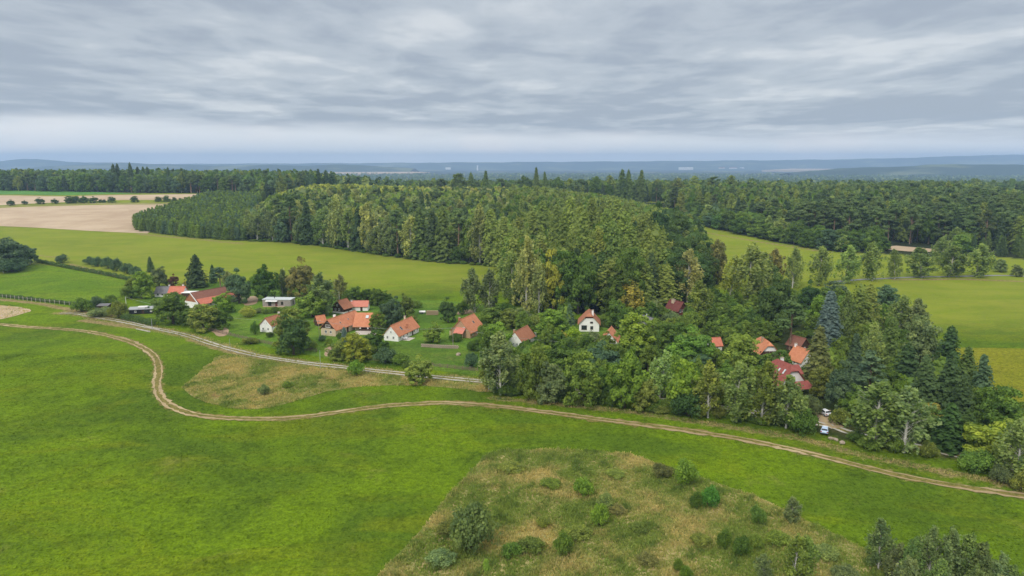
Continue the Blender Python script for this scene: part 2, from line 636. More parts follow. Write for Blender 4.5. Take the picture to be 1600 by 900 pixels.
def g_pine(seed, h=12., W=5.5, base=5.5, ncl=24, per=80, leaf=.24):
    rg = np.random.default_rng(seed)
    cr = Crown()
    lim = []
    for i in range(ncl):
        u = (i + .5) / ncl
        z = base + (h - base) * u
        r = W / 2 * (1 - .75 * u ** 1.6) * rg.uniform(.35, .95)
        a = rg.uniform(0, 6.283)
        p = np.array([math.cos(a) * r, math.sin(a) * r, z + .05 * h * rg.normal() * .4])
        lim.append(((0, 0, z - .08 * h), tuple(p), .05))
        d = sph(per, rg)
        rad = W * rg.uniform(.14, .22)
        q = p + d * [rad, rad, rad * .45] * rg.uniform(.5, 1.05, (per, 1))
        cr.add(q, d + [0, 0, .7] + rg.normal(size=(per, 3)) * .4, leaf * rg.uniform(.7, 1.2, per), .42 + .15 * rg.normal() + .13 * rg.normal(size=per))
    tr = trunk_mb([(0, 0, -.3), (.05, 0, h * .4), (.1, .05, h * .75), (.1, .1, h * .97)], [.016 * h, .013 * h, .009 * h, .003 * h], lim)
    return tr, cr.get(rg, 1.3)


def g_bush(seed, h=3., W=4., ncl=40, per=90, leaf=.105):
    rg = np.random.default_rng(seed)
    cr = Crown()
    lim = []
    for i in range(ncl):
        a, r = rg.uniform(0, 6.283), W / 2 * rg.uniform(0, .8) ** .6
        hh = h * (1 - .55 * (r / (W / 2)) ** 2) * rg.uniform(.55, .9)
        rad = W * rg.uniform(.11, .18)
        p = np.array([math.cos(a) * r, math.sin(a) * r, max(rad * .6, hh - rad * .5)])
        lim.append(((0, 0, 0), tuple(p), .03))
        d = nrm(sph(per, rg) + [0, 0, .3])
        q = p + d * rad * rg.uniform(.5, 1.1, (per, 1))
        q[:, 2] = np.maximum(q[:, 2], .05)
        cr.add(q, d + rg.normal(size=(per, 3)) * .45, leaf * rg.uniform(.7, 1.3, per), .42 + .16 * rg.normal() + .14 * rg.normal(size=per))
    d = sph(260, rg)
    q = np.abs(d * [1, 1, 1]) * np.sign(d) * [W * .36, W * .36, h * .36] * rg.uniform(.4, 1, (260, 1)) + [0, 0, h * .38]
    q[:, 2] = np.maximum(q[:, 2], .05)
    cr.add(q, rg.normal(size=(260, 3)), leaf * 1.4, .3)
    mb = MB()
    for a, b, r in lim[:10]:
        mb.tube([a, tuple(.5 * np.array(b)), b], [r * 1.4, r, r * .4], 5, cap=False)
    return mb, cr.get(rg)


PROTO = {}


def proto(kind, gens, bark, hnom, wnom, name, cat):
    out = []
    for tr, (V, Q, t) in gens:
        # bring every generated tree to its nominal width and height
        k = np.array([wnom / 2 / np.percentile(np.hypot(V[:, 0], V[:, 1]), 96)] * 2 + [hnom / np.percentile(V[:, 2], 99.8)])
        V = V * k
        tr.v = [tuple(np.array(q) * k) for q in tr.v]
        tm = tr.mesh(name + '_trunk', [bark])
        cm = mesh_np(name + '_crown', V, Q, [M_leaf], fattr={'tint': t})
        # far copies: trunk and crown in one mesh
        tv = np.array(tr.v)
        nq = [f for f in tr.f if len(f) == 4]
        both = mesh_np(name, np.vstack([V, tv]), np.vstack([Q, np.array(nq) + len(V)]), [M_leaf, bark],
                       mi=np.r_[np.zeros(len(Q)), np.ones(len(nq))], fattr={'tint': np.r_[t, np.full(len(nq), .5)]})
        out.append((tm, cm, both))
    PROTO[kind] = dict(v=out, h=hnom, w=wnom, name=name, cat=cat)


proto('broad', [g_broadleaf(1), g_broadleaf(2, base=.6), g_broadleaf(3, base=1.6, ncl=90), g_broadleaf(4, base=.5, ncl=90), g_broadleaf(5, base=.8, ncl=76)], M_bark, 12, 9, 'broadleaf_tree', 'tree')
proto('birch', [g_birch(11), g_birch(12, dens=1.15), g_birch(13, dens=.8), g_birch(14, base=1.0, weep=1.3)], M_birchbark, 12, 6, 'birch_tree', 'tree')
proto('spruce', [g_conifer(21, taper=.72), g_conifer(22, droop=.38, taper=.8), g_conifer(23, gap=.12, taper=.65)], M_bark, 12, 5, 'spruce_tree', 'tree')
proto('larch', [g_conifer(31, W=5, base=1.6, step=.36, nbr=9, droop=.55, up=.15, leaf=.21, taper=.5, gap=.14, dens=5, asp=1.2),
                g_conifer(32, W=5, base=2.2, step=.38, nbr=9, droop=.5, up=.25, leaf=.21, taper=.42, gap=.16, dens=5, asp=1.2),
                g_conifer(33, W=5, base=1.2, step=.36, nbr=9, droop=.6, up=.1, leaf=.21, taper=.55, gap=.1, dens=5, asp=1.2)], M_bark, 12, 5, 'larch_tree', 'tree')
proto('pine', [g_pine(41), g_pine(42, base=6.4), g_pine(43, base=4.2, ncl=30)], M_pinebark, 12, 5.5, 'pine_tree', 'tree')
proto('yspruce', [g_conifer(51, h=6, W=2.6, step=.36, nbr=8, dens=4, leaf=.2, taper=.38), g_conifer(52, h=6, W=2.6, step=.36, nbr=8, dens=4, leaf=.2, taper=.30)], M_bark, 6, 2.6, 'young_spruce', 'tree')
proto('bluespruce', [g_conifer(61, h=12, W=4.6, step=.27, nbr=20, droop=.25, leaf=.15, taper=.55, dens=11)], M_bark, 12, 4.6, 'blue_spruce', 'tree')
proto('bush', [g_bush(71), g_bush(72), g_bush(73), g_bush(74)], M_bark, 3, 4, 'bush', 'bush')

# ------------------------------------------------------------------ placing trees
LB = 2.5                                    # fresh leaves
COL = dict(
    green=(.080, .118, .020), bright=(.092, .142, .019), dark=(.038, .066, .018), deep=(.052, .088, .015), olive=(.100, .124, .026),
    yellow=(.155, .172, .034), gold=(.205, .185, .035), grey=(.088, .114, .046), birch=(.100, .130, .038), pale=(.138, .158, .055), tan=(.165, .162, .062),
    larch=(.094, .120, .027), spruce=(.036, .060, .022), sprucel=(.056, .084, .022), pine=(.054, .080, .026), blue=(.070, .105, .100), bluegreen=(.050, .082, .042),
    purple=(.080, .036, .026), brown=(.105, .104, .034), willow=(.118, .155, .048), red=(.20, .07, .03))
COL = {k: tuple(x * LB for x in v) for k, v in COL.items()}
OCC = np.zeros((225, 400), bool)             # what is already hidden, nearest first (picks the trees that show)
TREES = []                                   # (x, y, z, H, W, kind, colour, label, group, forced)


def T(px, py, hpx, wpx, kind, c, label, group=None):
    p = P(px, py)
    m = mpp(p)
    TREES.append((p[0], p[1], p[2], hpx * m * 1.02, wpx * m, kind, COL[c] if isinstance(c, str) else tuple(x * LB for x in c), label, group, True))


def at(px, y, pytop, wpx, kind, c, label, group=None):
    """a tree at ground distance y in direction px whose top reaches photo row pytop"""
    x = 0
    for _ in range(4):
        z = float(tz(x, y))
        x = (px - 800) / F * (y * cs - (z - H) * sn)
    a = (450 - pytop) / F
    zt = H + y * (a * cs - sn) / (cs + a * sn)
    TREES.append((x, y, z, zt - z, wpx * mpp((x, y, z)), kind, COL[c], label, group, True))


def place(t, parts=True, k=None):
    x, y, z, hh, ww, kind, c, label, group, _ = t
    pr = PROTO[kind]
    k = rng.integers(len(pr['v'])) if k is None else k
    tm, cm, both = pr['v'][k]
    v = 1 + .12 * np.clip(rng.normal(), -2, 2)
    cc = (c[0] * v * (1 + .05 * rng.normal()), c[1] * v, c[2] * v, 1)
    sc = (ww / pr['w'], ww / pr['w'] * rng.uniform(.92, 1.08), hh / pr['h'])
    if parts:
        o = bpy.data.objects.new(pr['name'], None)
        o.empty_display_size = .5
        col.objects.link(o)
        a = link('trunk', tm, o)
        b = link('crown', cm, o)
        b.color = cc
    else:
        o = link(pr['name'], both)
        o.color = cc
    o.location = (x, y, z - .05)
    o.rotation_euler = (rng.normal() * .02, rng.normal() * .02, rng.uniform(0, 6.28))
    o.scale = sc
    return tag(o, label, pr['cat'], group)

# ------------------------------------------------------------------ ground
# outlines of woods (world x, y), built from their visible front edges
WOOD_C = [P(*q)[:2] for q in [(385, 376), (440, 378), (500, 384), (560, 393), (640, 405), (700, 411), (778, 416)]] + \
         [P(*q)[:2] for q in [(786, 462), (850, 492), (900, 488), (950, 494), (1005, 490), (1040, 478), (1090, 470), (1110, 440), (1100, 415), (1088, 375), (1078, 352)]] + \
         [np.array(q) for q in [(205, 720), (215, 860), (-280, 860), (-235, 640)]]
WOOD_R = [P(*q)[:2] for q in [(1078, 338), (1112, 357), (1160, 367), (1205, 377), (1255, 386), (1305, 393), (1390, 397), (1480, 403), (1535, 399), (1600, 405), (1700, 412)]] + \
         [np.array(q) for q in [(640, 700), (760, 1000), (220, 1000), (180, 800)]]
WOOD_L = [P(*q)[:2] for q in [(-140, 296), (0, 298), (110, 300), (200, 301), (350, 303.5)]] + \
         [np.array(q) for q in [(-262, 800), (-262, 1010), (-960, 1090)]]
PLANT = [P(*q)[:2] for q in [(212, 351), (214, 361), (300, 371), (384, 377)]] + \
        [np.array(q) for q in [(-222, 600), (-258, 690), (-285, 800), (-352, 808)]] + [P(300, 321)[:2], P(262, 333)[:2]]
YOUNGR = [P(*q)[:2] for q in [(1535, 398), (1600, 404), (1700, 410)]] + [np.array(q) for q in [(560, 660), (380, 640)]]

LANE = smooth(pts([(95, 489), (118, 490), (140, 493.5), (200, 504), (237, 512.5), (290, 524), (340, 540), (400, 555.5), (470, 566.5), (540, 574.5), (600, 581), (660, 587.5), (750, 596),
                   (850, 607), (960, 617), (1060, 628), (1150, 640), (1230, 654), (1295, 665), (1335, 678), (1400, 691), (1497, 712), (1600, 736), (1700, 760)]))
DRIVE = smooth(pts([(1285, 640), (1288, 650), (1297, 662), (1312, 671)]))
TRACK = smooth(pts([(-60, 504), (0, 507), (40, 511), (90, 514), (140, 519), (190, 530), (225, 544), (243, 560), (248, 580), (245, 600), (249, 618), (266, 634), (297, 646), (340, 652.5), (400, 655),
                    (460, 653), (520, 645.5), (580, 637), (640, 631.5), (700, 630), (760, 633.5), (830, 641), (920, 653), (1000, 663), (1080, 674), (1160, 687), (1240, 703), (1320, 722),
                    (1400, 742), (1480, 757), (1560, 769), (1640, 781), (1760, 800)]), 8)
ROAD = smooth(pts([(1300, 441), (1345, 437), (1420, 433.5), (1500, 432), (1560, 430.5), (1590, 431.5), (1640, 434), (1700, 438)]))
VERGE = [P(*q)[:2] for q in [(770, 622), (880, 632), (1000, 645), (1120, 664), (1250, 684), (1350, 712), (1480, 738), (1600, 762), (1700, 790)]]
ROUGH_A = [P(*q)[:2] for q in [(284, 606), (305, 588), (330, 567), (345, 556), (400, 561.5), (470, 572), (540, 581), (610, 588), (690, 596), (770, 606), (770, 613), (690, 605), (640, 602), (570, 604), (510, 612), (460, 627), (405, 639), (350, 636), (305, 622)]]
ROUGH_B = [P(*q)[:2] for q in [(560, 940), (592, 900), (640, 850), (690, 790), (745, 727), (775, 706), (850, 702), (920, 704), (985, 711), (1020, 722), (1080, 742), (1150, 765), (1200, 785), (1260, 815), (1320, 842), (1370, 868), (1440, 895), (1560, 940), (1560, 1000), (520, 1000)]]
BARE_L = [P(*q)[:2] for q in [(-60, 474), (0, 477), (46, 483), (40, 489), (0, 499), (-60, 503)]]
HAMLET = [P(*q)[:2] for q in [(760, 540), (850, 500), (960, 500), (1090, 478), (1200, 470), (1300, 470), (1400, 500), (1500, 600), (1600, 680), (1600, 735), (1480, 715), (1330, 690), (1200, 655), (1000, 632), (770, 605)]]
DRYL = [[P(*q)[:2] for q in l] for l in ([(0, 468), (60, 474), (110, 484), (180, 494)], [(100, 402), (60, 400)], [(110, 413), (205, 437)],
                                        [(1395, 437), (1500, 436), (1600, 440)], [(1095, 362), (1200, 380), (1300, 395)], [(215, 366), (380, 381)], [(300, 530), (400, 560)], [(130, 501), (220, 513)])]

ys = np.concatenate([np.linspace(-600, 60, 8)[:-1], np.arange(60, 420, 2.2), np.arange(420, 700, 4.5), np.arange(700, 1300, 10.), 1300 * 1.045 ** np.arange(0, 55)])
us = np.linspace(-1, 1, 341)
gx = us[None, :] * (0.86 * np.maximum(ys, 0) + 150)[:, None]
gy = np.repeat(ys[:, None], len(us), 1)
gz = tz(gx, gy)
V = np.stack([gx, gy, gz], -1).reshape(-1, 3)
ny, nx = len(ys), len(us)
idx = np.arange(ny * nx).reshape(ny, nx)
Q = np.stack([idx[:-1, :-1], idx[:-1, 1:], idx[1:, 1:], idx[1:, :-1]], -1).reshape(-1, 4)
X, Y = V[:, 0], V[:, 1]
dry = .8 * np.clip(1 - (dline(X, Y, VERGE) - .6) / 2.4, 0, 1)
dry = np.maximum(dry, .5 * np.clip(1 - (dline(X, Y, TRACK) - 1.2) / 1.8, 0, 1))
dry = np.maximum(dry, .6 * np.clip(1 - (dline(X, Y, LANE) - 2.6) / 3.0, 0, 1))
for l in DRYL:
    dry = np.maximum(dry, .9 * np.clip(1 - (dline(X, Y, l) - .8) / 2.6, 0, 1))
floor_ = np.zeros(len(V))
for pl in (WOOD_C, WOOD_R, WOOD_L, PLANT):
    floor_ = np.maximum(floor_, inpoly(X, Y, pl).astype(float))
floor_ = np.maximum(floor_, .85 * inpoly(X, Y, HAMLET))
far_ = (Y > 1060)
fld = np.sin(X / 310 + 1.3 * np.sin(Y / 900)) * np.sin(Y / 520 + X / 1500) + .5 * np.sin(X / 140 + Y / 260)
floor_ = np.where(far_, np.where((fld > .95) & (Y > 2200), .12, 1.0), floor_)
dry = np.where(far_ & (fld > 1.1) & (Y > 2200), .8, dry)
yel = np.maximum(np.clip((Y - 330) / 60, 0, 1), np.clip((Y - 250) / 40, 0, 1) * np.clip((X - 140) / 25, 0, 1)) * .95
zone = np.stack([dry, floor_, yel], -1)
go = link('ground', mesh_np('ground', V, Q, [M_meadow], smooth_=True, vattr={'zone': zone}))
tag(go, 'mown green meadow land reaching to the horizon', kind='structure')


def sheet(name, poly, m, dz, step, label, jit=0.0, smooth_edge=0):
    """a flat covering laid on the ground inside an outline"""
    pl = [np.array(p[:2]) for p in poly]
    if smooth_edge:
        pl = smooth(pl + [pl[0]], smooth_edge)[:-1]
    ring = []
    for a, b in zip(pl, pl[1:] + pl[:1]):
        n = max(1, int(np.hypot(*(b - a)) / step))
        for k in range(n):
            p = a + (b - a) * k / n
            ring.append(p + rng.normal(size=2) * jit)
    ring = np.array(ring)
    x0, y0 = ring.min(0)
    x1, y1 = ring.max(0)
    gx, gy = np.meshgrid(np.arange(x0, x1, step), np.arange(y0, y1, step))
    gx, gy = gx.ravel() + .01, gy.ravel() + .013
    ok = inpoly(gx, gy, ring)
    gx, gy = gx[ok], gy[ok]
    ok = dline(gx, gy, list(ring) + [ring[0]]) > step * .4
    allp = [Vector(p) for p in ring] + [Vector((a, b)) for a, b in zip(gx[ok], gy[ok])]
    n = len(ring)
    vs, _, fs, *_r = delaunay_2d_cdt(allp, [], [list(range(n))], 1, 1e-4)
    vv = np.array([(v.x, v.y) for v in vs])
    me = mesh_np(name, np.c_[vv, tz(vv[:, 0], vv[:, 1]) + dz], np.array([f for f in fs if len(f) == 3]), [m], smooth_=True)
    return tag(link(name, me), label, kind='structure')


def ribbon_arrays(line, off, half, dz, jit, seg=1.2):
    L = np.array([p[:2] for p in line])
    d = np.r_[0, np.cumsum(np.hypot(*np.diff(L, axis=0).T))]
    s = np.arange(0, d[-1], seg)
    x, y = np.interp(s, d, L[:, 0]), np.interp(s, d, L[:, 1])
    tx, ty = np.gradient(x), np.gradient(y)
    n = np.hypot(tx, ty) + 1e-9
    nx_, ny_ = -ty / n, tx / n
    k = len(s)
    wob = np.convolve(rng.normal(size=k + 8), np.ones(9) / 3, 'valid') * .12
    lf = .35 * np.convolve(rng.normal(size=k + 20), np.ones(21) / 4.6, 'valid') * jit
    half = half * np.clip(1 + lf * 2, .5, 1.6)
    a = off + wob - half * (1 + jit * rng.normal(size=k))
    b = off + wob + half * (1 + jit * rng.normal(size=k))
    pa = np.stack([x + nx_ * a, y + ny_ * a], -1)
    pb = np.stack([x + nx_ * b, y + ny_ * b], -1)
    V = np.stack([pa, (pa + pb) / 2, pb], 1).reshape(-1, 2)
    V = np.c_[V, tz(V[:, 0], V[:, 1]) + dz]
    i = np.arange(k - 1)
    Q = np.vstack([np.stack([3 * i + j, 3 * i + 3 + j, 3 * i + 4 + j, 3 * i + 1 + j], -1) for j in (0, 1)])
    return V, Q


def ribbons(name, line, parts, mats, label):
    Vs, Qs, ms, b = [], [], [], 0
    for off, half, dz, jit, m in parts:
        V, Q = ribbon_arrays(line, off, half, dz, jit)
        Vs.append(V)
        Qs.append(Q + b)
        ms += [m] * len(Q)
        b += len(V)
    return tag(link(name, mesh_np(name, np.vstack(Vs), np.vstack(Qs), mats, mi=ms)), label, kind='structure')


px_ = lambda l: [P(*q)[:2] for q in l]
sheet('paddock', px_([(-70, 462), (-70, 432), (-30, 437), (5, 428), (50, 413), (62, 413), (130, 424), (206, 439), (200, 458), (170, 470), (120, 475), (60, 470)]), M_paddock, .07, 4, 'fenced bright green paddock left of the hamlet', .15)
sheet('hay_meadow', px_([(1490, 543), (1600, 545), (1760, 548), (1760, 680), (1600, 640), (1520, 590)]), M_hay, .07, 5, 'yellow-green strip of hay meadow at right', .2)
sheet('harvested_field', px_([(-140, 331), (0, 325), (100, 321.5), (300, 318), (330, 318), (262, 345), (230, 365), (209, 364), (100, 358.5), (0, 353.5), (-140, 347)]), M_soil, .12, 9, 'large bare tan harvested field beyond the meadow')
sheet('harvested_field', px_([(-140, 309), (0, 305.5), (105, 307), (200, 304.5), (360, 303.5), (400, 305), (310, 311), (200, 312.5), (115, 315.5), (0, 321), (-140, 327)]), M_soil, .12, 14, 'upper tan field strip above the row of fruit trees')
sheet('crop_strip', px_([(-140, 295.5), (0, 297), (110, 299.5), (225, 302.5), (110, 305), (0, 304), (-140, 307)]), M_strip, .16, 14, 'narrow vivid green crop strip below the far wood')
sheet('harvested_field', px_([(1380, 386), (1400, 384), (1462, 389.5), (1464, 394), (1420, 393), (1385, 390)]), M_soil, .12, 6, 'small tan clearing showing between the trees at right')
sheet('harvested_field', px_([(1050, 331), (1085, 324.5), (1118, 326), (1118, 333), (1080, 336)]), M_soil, .12, 12, 'tan field corner glimpsed above the right meadow')
sheet('rough_ground', ROUGH_A, M_rough, .06, 3, 'uncut dry grass bank between lane and track', .25, 3)
sheet('rough_ground', ROUGH_B, M_rough, .06, 2.5, 'uncut overgrown plot in the foreground meadow', .25, 3)
sheet('bare_ground', BARE_L, M_soil, .06, 3, 'tan bare patch at left end of the lane', .3, 3)
for q, lb in (([(330, 518), (352, 512), (358, 521), (344, 526)], 'bare reddish soil beside the lane fence'), ([(376, 466), (400, 463), (402, 474), (382, 477)], 'bare soil bed beside flat-roofed cabin'),
              ([(507, 545), (519, 541), (522, 553), (508, 557)], 'sandy yard at foot of driveway'), ([(716, 486), (735, 484), (740, 489), (716, 492)], 'bare patch behind brick-gabled house')):
    sheet('bare_ground', px_(q), M_bare, .075, 2, lb, .2, 3)
LAWN = sheet('garden_lawn', px_([(215, 470), (330, 440), (400, 440), (520, 462), (700, 470), (800, 480), (860, 500), (1000, 520), (990, 560), (770, 590), (640, 574), (520, 562), (420, 543), (330, 518), (262, 500)]), M_lawn, .05, 4, 'garden lawns of the hamlet', .2)
ribbons('gravel_lane', LANE, [(0, 1.3, .085, .12, 1), (-.95, .42, .11, .18, 0), (.95, .42, .11, .18, 0)], [M_gravel, M_mid], 'pale gravel lane with grassy middle along the hamlet')
ribbons('driveway', DRIVE, [(0, 1.7, .10, .1, 1), (-.85, .6, .125, .12, 0), (.85, .6, .125, .12, 0)], [M_rut, M_bare], 'short earth driveway up to the parked white car')
ribbons('dirt_track', TRACK, [(0, 1.35, .085, .3, 1), (-.95, .30, .11, .55, 0), (.95, .30, .11, .55, 0)], [M_rut, M_mid], 'winding two-rut dirt track across the green meadow')
ribbons('road', ROAD, [(0, 1.7, .1, .03, 0)], [M_asphalt], 'narrow grey road beside the birch row')
ribbons('field_path', smooth(px_([(-140, 329), (0, 323.5), (110, 319.5), (300, 316.5), (350, 312)])), [(0, 1.6, .2, .1, 0)], [M_rut], 'field path along the row of fruit trees')

# ------------------------------------------------------------------ tall rough grass (stuff)
def fbm(x, y, s, seed):
    r = np.random.default_rng(seed)
    o = np.zeros_like(x)
    a = 1.0
    for k in range(5):
        for _ in range(3):
            th, ph = r.uniform(0, 6.28, 2)
            o += a * np.sin((x * math.cos(th) + y * math.sin(th)) / s * 6.28 + ph + 1.5 * np.sin((x * math.sin(th) - y * math.cos(th)) / s * 4 + ph * 2)) / 3
        s *= .52
        a *= .6
    return o


def tufts(name, poly, dens, hh, label, seed, green=0.0, line=None, lw=0, margin=0.0):
    if line is None:
        poly = np.array(smooth(list(poly) + [poly[0]], 3)[:-1])
        x0, y0 = poly.min(0)
        x1, y1 = poly.max(0)
        n = int((x1 - x0) * (y1 - y0) * dens)
        x, y = rng.uniform(x0, x1, n), rng.uniform(y0, y1, n)
        ok = inpoly(x + fbm(x, y, 9, seed + 5) * .35, y + fbm(y, x, 9, seed + 6) * .35, poly)
        x, y = x[ok], y[ok]
    else:
        L = np.array(line)
        d = np.r_[0, np.cumsum(np.hypot(*np.diff(L, axis=0).T))]
        n = int(d[-1] * lw * dens)
        s = rng.uniform(0, d[-1], n)
        o = rng.normal(size=n) * lw * .4
        tx, ty = np.gradient(L[:, 0], d), np.gradient(L[:, 1], d)
        x = np.interp(s, d, L[:, 0]) - np.interp(s, d, ty) * o
        y = np.interp(s, d, L[:, 1]) + np.interp(s, d, tx) * o
    n = len(x)
    f = fbm(x, y, 26, seed) + .25 * rng.normal(size=n) + green
    f2 = fbm(x, y, 7, seed + 1)
    t = np.clip((f + .45) / 1.3, 0, 1)[:, None]
    tan = np.array([.52, .44, .20])
    grn = np.array([.225, .30, .065])
    dk = np.array([.13, .20, .046])
    c = tan * (1 - t) + grn * t
    u = np.clip(f2 * 1.1 - .25, 0, 1)[:, None] * t
    c = c * (1 - u) + dk * u
    pk = (np.clip(fbm(x, y, 18, seed + 3) - .85, 0, 1) * (1 - t[:, 0]))[:, None]
    c = c * (1 - pk) + np.array([.52, .34, .22]) * pk
    c *= rng.uniform(.88, 1.14, (n, 1))
    h = hh * (.65 + .3 * f2.clip(-1, 1)) * rng.uniform(.6, 1.3, n) * (1 + .5 * np.clip(fbm(x, y, 12, seed + 8), 0, 1))
    nb = 3
    z = tz(x, y)
    Vs, cs_ = [], []
    for b in range(nb):
        a = rng.uniform(0, 6.28, n)
        wd = rng.uniform(.06, .13, n) * (hh / .6)
        lx, ly = rng.normal(size=(2, n)) * .28 * h
        ox, oy = rng.normal(size=(2, n)) * .12
        p0 = np.stack([x + ox - np.cos(a) * wd, y + oy - np.sin(a) * wd, z], -1)
        p1 = np.stack([x + ox + np.cos(a) * wd, y + oy + np.sin(a) * wd, z], -1)
        p2 = np.stack([x + ox + lx + np.cos(a) * wd * .6, y + oy + ly + np.sin(a) * wd * .6, z + h * .9], -1)
        p3 = np.stack([x + ox + lx * 1.2 - np.cos(a) * wd * .5, y + oy + ly * 1.2 - np.sin(a) * wd * .5, z + h], -1)
        Vs.append(np.stack([p0, p1, p2, p3], 1))
        cs_.append(c)
    V = np.stack(Vs, 1).reshape(-1, 3)
    cc = np.stack(cs_, 1).reshape(-1, 3)
    me = mesh_np(name, V, np.arange(len(V)).reshape(-1, 4), [M_leafs], fattr={'tint': np.clip(.5 + .12 * rng.normal(size=len(cc)), 0, 1), 'tcol': cc})
    return tag(link(name, me), label, kind='stuff')


tufts('tall_grass', ROUGH_B, 15, .6, 'tall tangled dry and green grass on the foreground plot', 3, green=.58)
tufts('tall_grass', ROUGH_A, 9, .62, 'tall dry grass on the bank above the track', 9, green=.15)
tufts('tall_grass', None, 5, .5, 'dry grass verge under the front trees', 14, line=VERGE, lw=1.7, green=.25)
tufts('tall_grass', None, 1.6, .4, 'dry grass edging the gravel lane', 17, line=LANE[:90], lw=5.0)
tufts('tall_grass', BARE_L, 2.5, .4, 'dry grass on the bare patch at far left', 21, green=-.5)

def blades(n, y0, y1, label):
    y = rng.uniform(y0 ** 2, y1 ** 2, n) ** .5
    x = rng.uniform(-1, 1, n) * (y * .80 + 6)
    ok = ~inpoly(x, y, ROUGH_B) & ~inpoly(x, y, ROUGH_A) & ~inpoly(x, y, HAMLET) & (dline(x, y, TRACK) > 1.5) & (dline(x, y, LANE) > 1.6)
    ok &= rng.uniform(size=n) < np.clip(.75 + .5 * fbm(x, y, 14, 40), .15, 1)
    x, y = x[ok], y[ok]
    n = len(x)
    h = rng.uniform(.07, .17, n) * (1 + .4 * (rng.uniform(size=n) < .04))
    a = rng.uniform(0, 6.28, n)
    wd = rng.uniform(.08, .17, n)
    lx, ly = rng.normal(size=(2, n)) * .16
    z = tz(x, y) - .02
    dx, dy = np.cos(a) * wd, np.sin(a) * wd
    V = np.stack([np.stack([x - dx, y - dy, z], -1), np.stack([x + dx, y + dy, z], -1), np.stack([x + dx * .6 + lx, y + dy * .6 + ly, z + h], -1), np.stack([x - dx * .7 + lx, y - dy * .7 + ly, z + h * .85], -1)], 1).reshape(-1, 3)
    tag(link('meadow_grass', mesh_np('meadow_grass', V, np.arange(len(V)).reshape(-1, 4), [M_meadow])), label, kind='stuff')


blades(170000, 92, 230, 'short tufted grass of the near meadow')

# ------------------------------------------------------------------ trees one can point at
ORD_ = 'first second third fourth fifth sixth seventh eighth ninth tenth eleventh twelfth thirteenth fourteenth fifteenth sixteenth seventeenth eighteenth nineteenth'.split()
# left end of the hamlet
T(12, 421, 50, 62, 'broad', 'bluegreen', 'large dark grey-green tree by the paddock fence at left edge')
T(38, 414, 34, 40, 'broad', 'bluegreen', 'smaller dark tree leaning out behind the white paddock fence')
T(-25, 424, 52, 60, 'broad', 'bluegreen', 'dark tree half cut off by left edge above paddock')
T(97, 411, 14, 19, 'bush', 'bluegreen', 'lone round grey-green bush behind the paddock hedge')
for i, (x, y, h) in enumerate([(140, 413, 12), (153, 416, 15), (169, 420, 19), (183, 424, 21), (199, 428, 17), (212, 431, 15)]):
    T(x, y, h, 19, 'bush', 'bluegreen', ['first', 'second', 'third', 'fourth', 'fifth', 'sixth'][i] + ' dark bush from the left in the row beyond the paddock hedge', 'bushes in a row beyond the paddock hedge')
T(236, 425, 24, 12, 'spruce', 'spruce', 'small dark spruce rising behind the bright tree at paddock corner')
T(222, 466, 42, 34, 'broad', 'bright', 'fresh green tree at the paddock corner beside grey-roofed house')
T(209, 460, 26, 24, 'broad', 'green', 'low green tree between paddock and the fresh green tree')
T(249, 448, 32, 30, 'broad', 'grey', 'grey-green willow-like tree behind the grey-roofed house')
T(271, 447, 19, 15, 'broad', 'purple', 'purple-leaved small tree behind red-orange roof')
T(291, 450, 12, 11, 'bush', 'gold', 'golden yellow bush beside the big dark spruce')
T(281, 451, 9, 11, 'bush', 'yellow', 'yellow-green bush right of the purple tree')
T(308, 449, 50, 34, 'spruce', 'spruce', 'large dark spruce behind the long red roof')
T(333, 442, 28, 13, 'spruce', 'spruce', 'slim dark spruce right of the large spruce')
T(345, 452, 34, 30, 'pine', 'bluegreen', 'blue-green pine behind long brown-red roof')
T(362, 460, 36, 26, 'broad', 'grey', 'grey-green tree between pine and bluish tree')
T(374, 474, 54, 36, 'broad', 'bluegreen', 'bluish dark tree at right end of the long red roof')
T(398, 440, 12, 9, 'bush', 'green', 'small green bush left of the dark conical tree')
T(271, 506, 48, 52, 'broad', 'green', 'broad green tree in front of the long red-roofed house')
T(318, 517, 42, 46, 'broad', 'olive', 'olive tree in front of gable end of the long red-roofed house')
T(342, 514, 30, 30, 'broad', 'deep', 'deep green tree right of the olive tree by the lane fence')
T(350, 489, 33, 36, 'broad', 'bright', 'round bright tree covering right end of the long red roof')
T(128, 487, 22, 30, 'bush', 'deep', 'dark spreading bush where the lane meets the paddock')
T(150, 480, 17, 24, 'bush', 'bluegreen', 'bluish bush behind the dark lane-side bush')
T(172, 476, 16, 22, 'bush', 'green', 'green bush above small shed roof')
T(186, 497, 27, 28, 'bush', 'olive', 'olive bush at left end of the black shed')
T(158, 494, 14, 36, 'bush', 'grey', 'low grey-green shrub along the lane by paddock')
T(203, 466, 20, 26, 'bush', 'green', 'green bush behind the white post')
T(231, 489, 10, 14, 'bush', 'bluegreen', 'small bush at right end of the black shed')
T(245, 478, 12, 22, 'bush', 'green', 'low hedge bush in front of grey-roofed house')
T(387, 495, 17, 24, 'bush', 'yellow', 'yellowish shrub left of white gabled cottage')
T(360, 502, 11, 9, 'bush', 'deep', 'tiny dark shrub on lawn right of the olive tree')
T(399, 523, 21, 14, 'bush', 'deep', 'dark upright bush at left corner of white gabled cottage')
T(391, 537, 10, 26, 'bush', 'olive', 'low olive shrub near fence left of white cottage')
T(377, 461, 12, 30, 'bush', 'deep', 'dark shrub left of flat-roofed cabin')
for i, x in enumerate((404, 416, 430, 444)):
    T(x, 489 + (i % 2), 8 + i % 3, 14, 'bush', ['grey', 'green', 'deep', 'green'][i], ['first', 'second', 'third', 'fourth'][i] + ' low bush from the left in front of the flat-roofed cabin', 'low bushes in front of flat-roofed cabin')
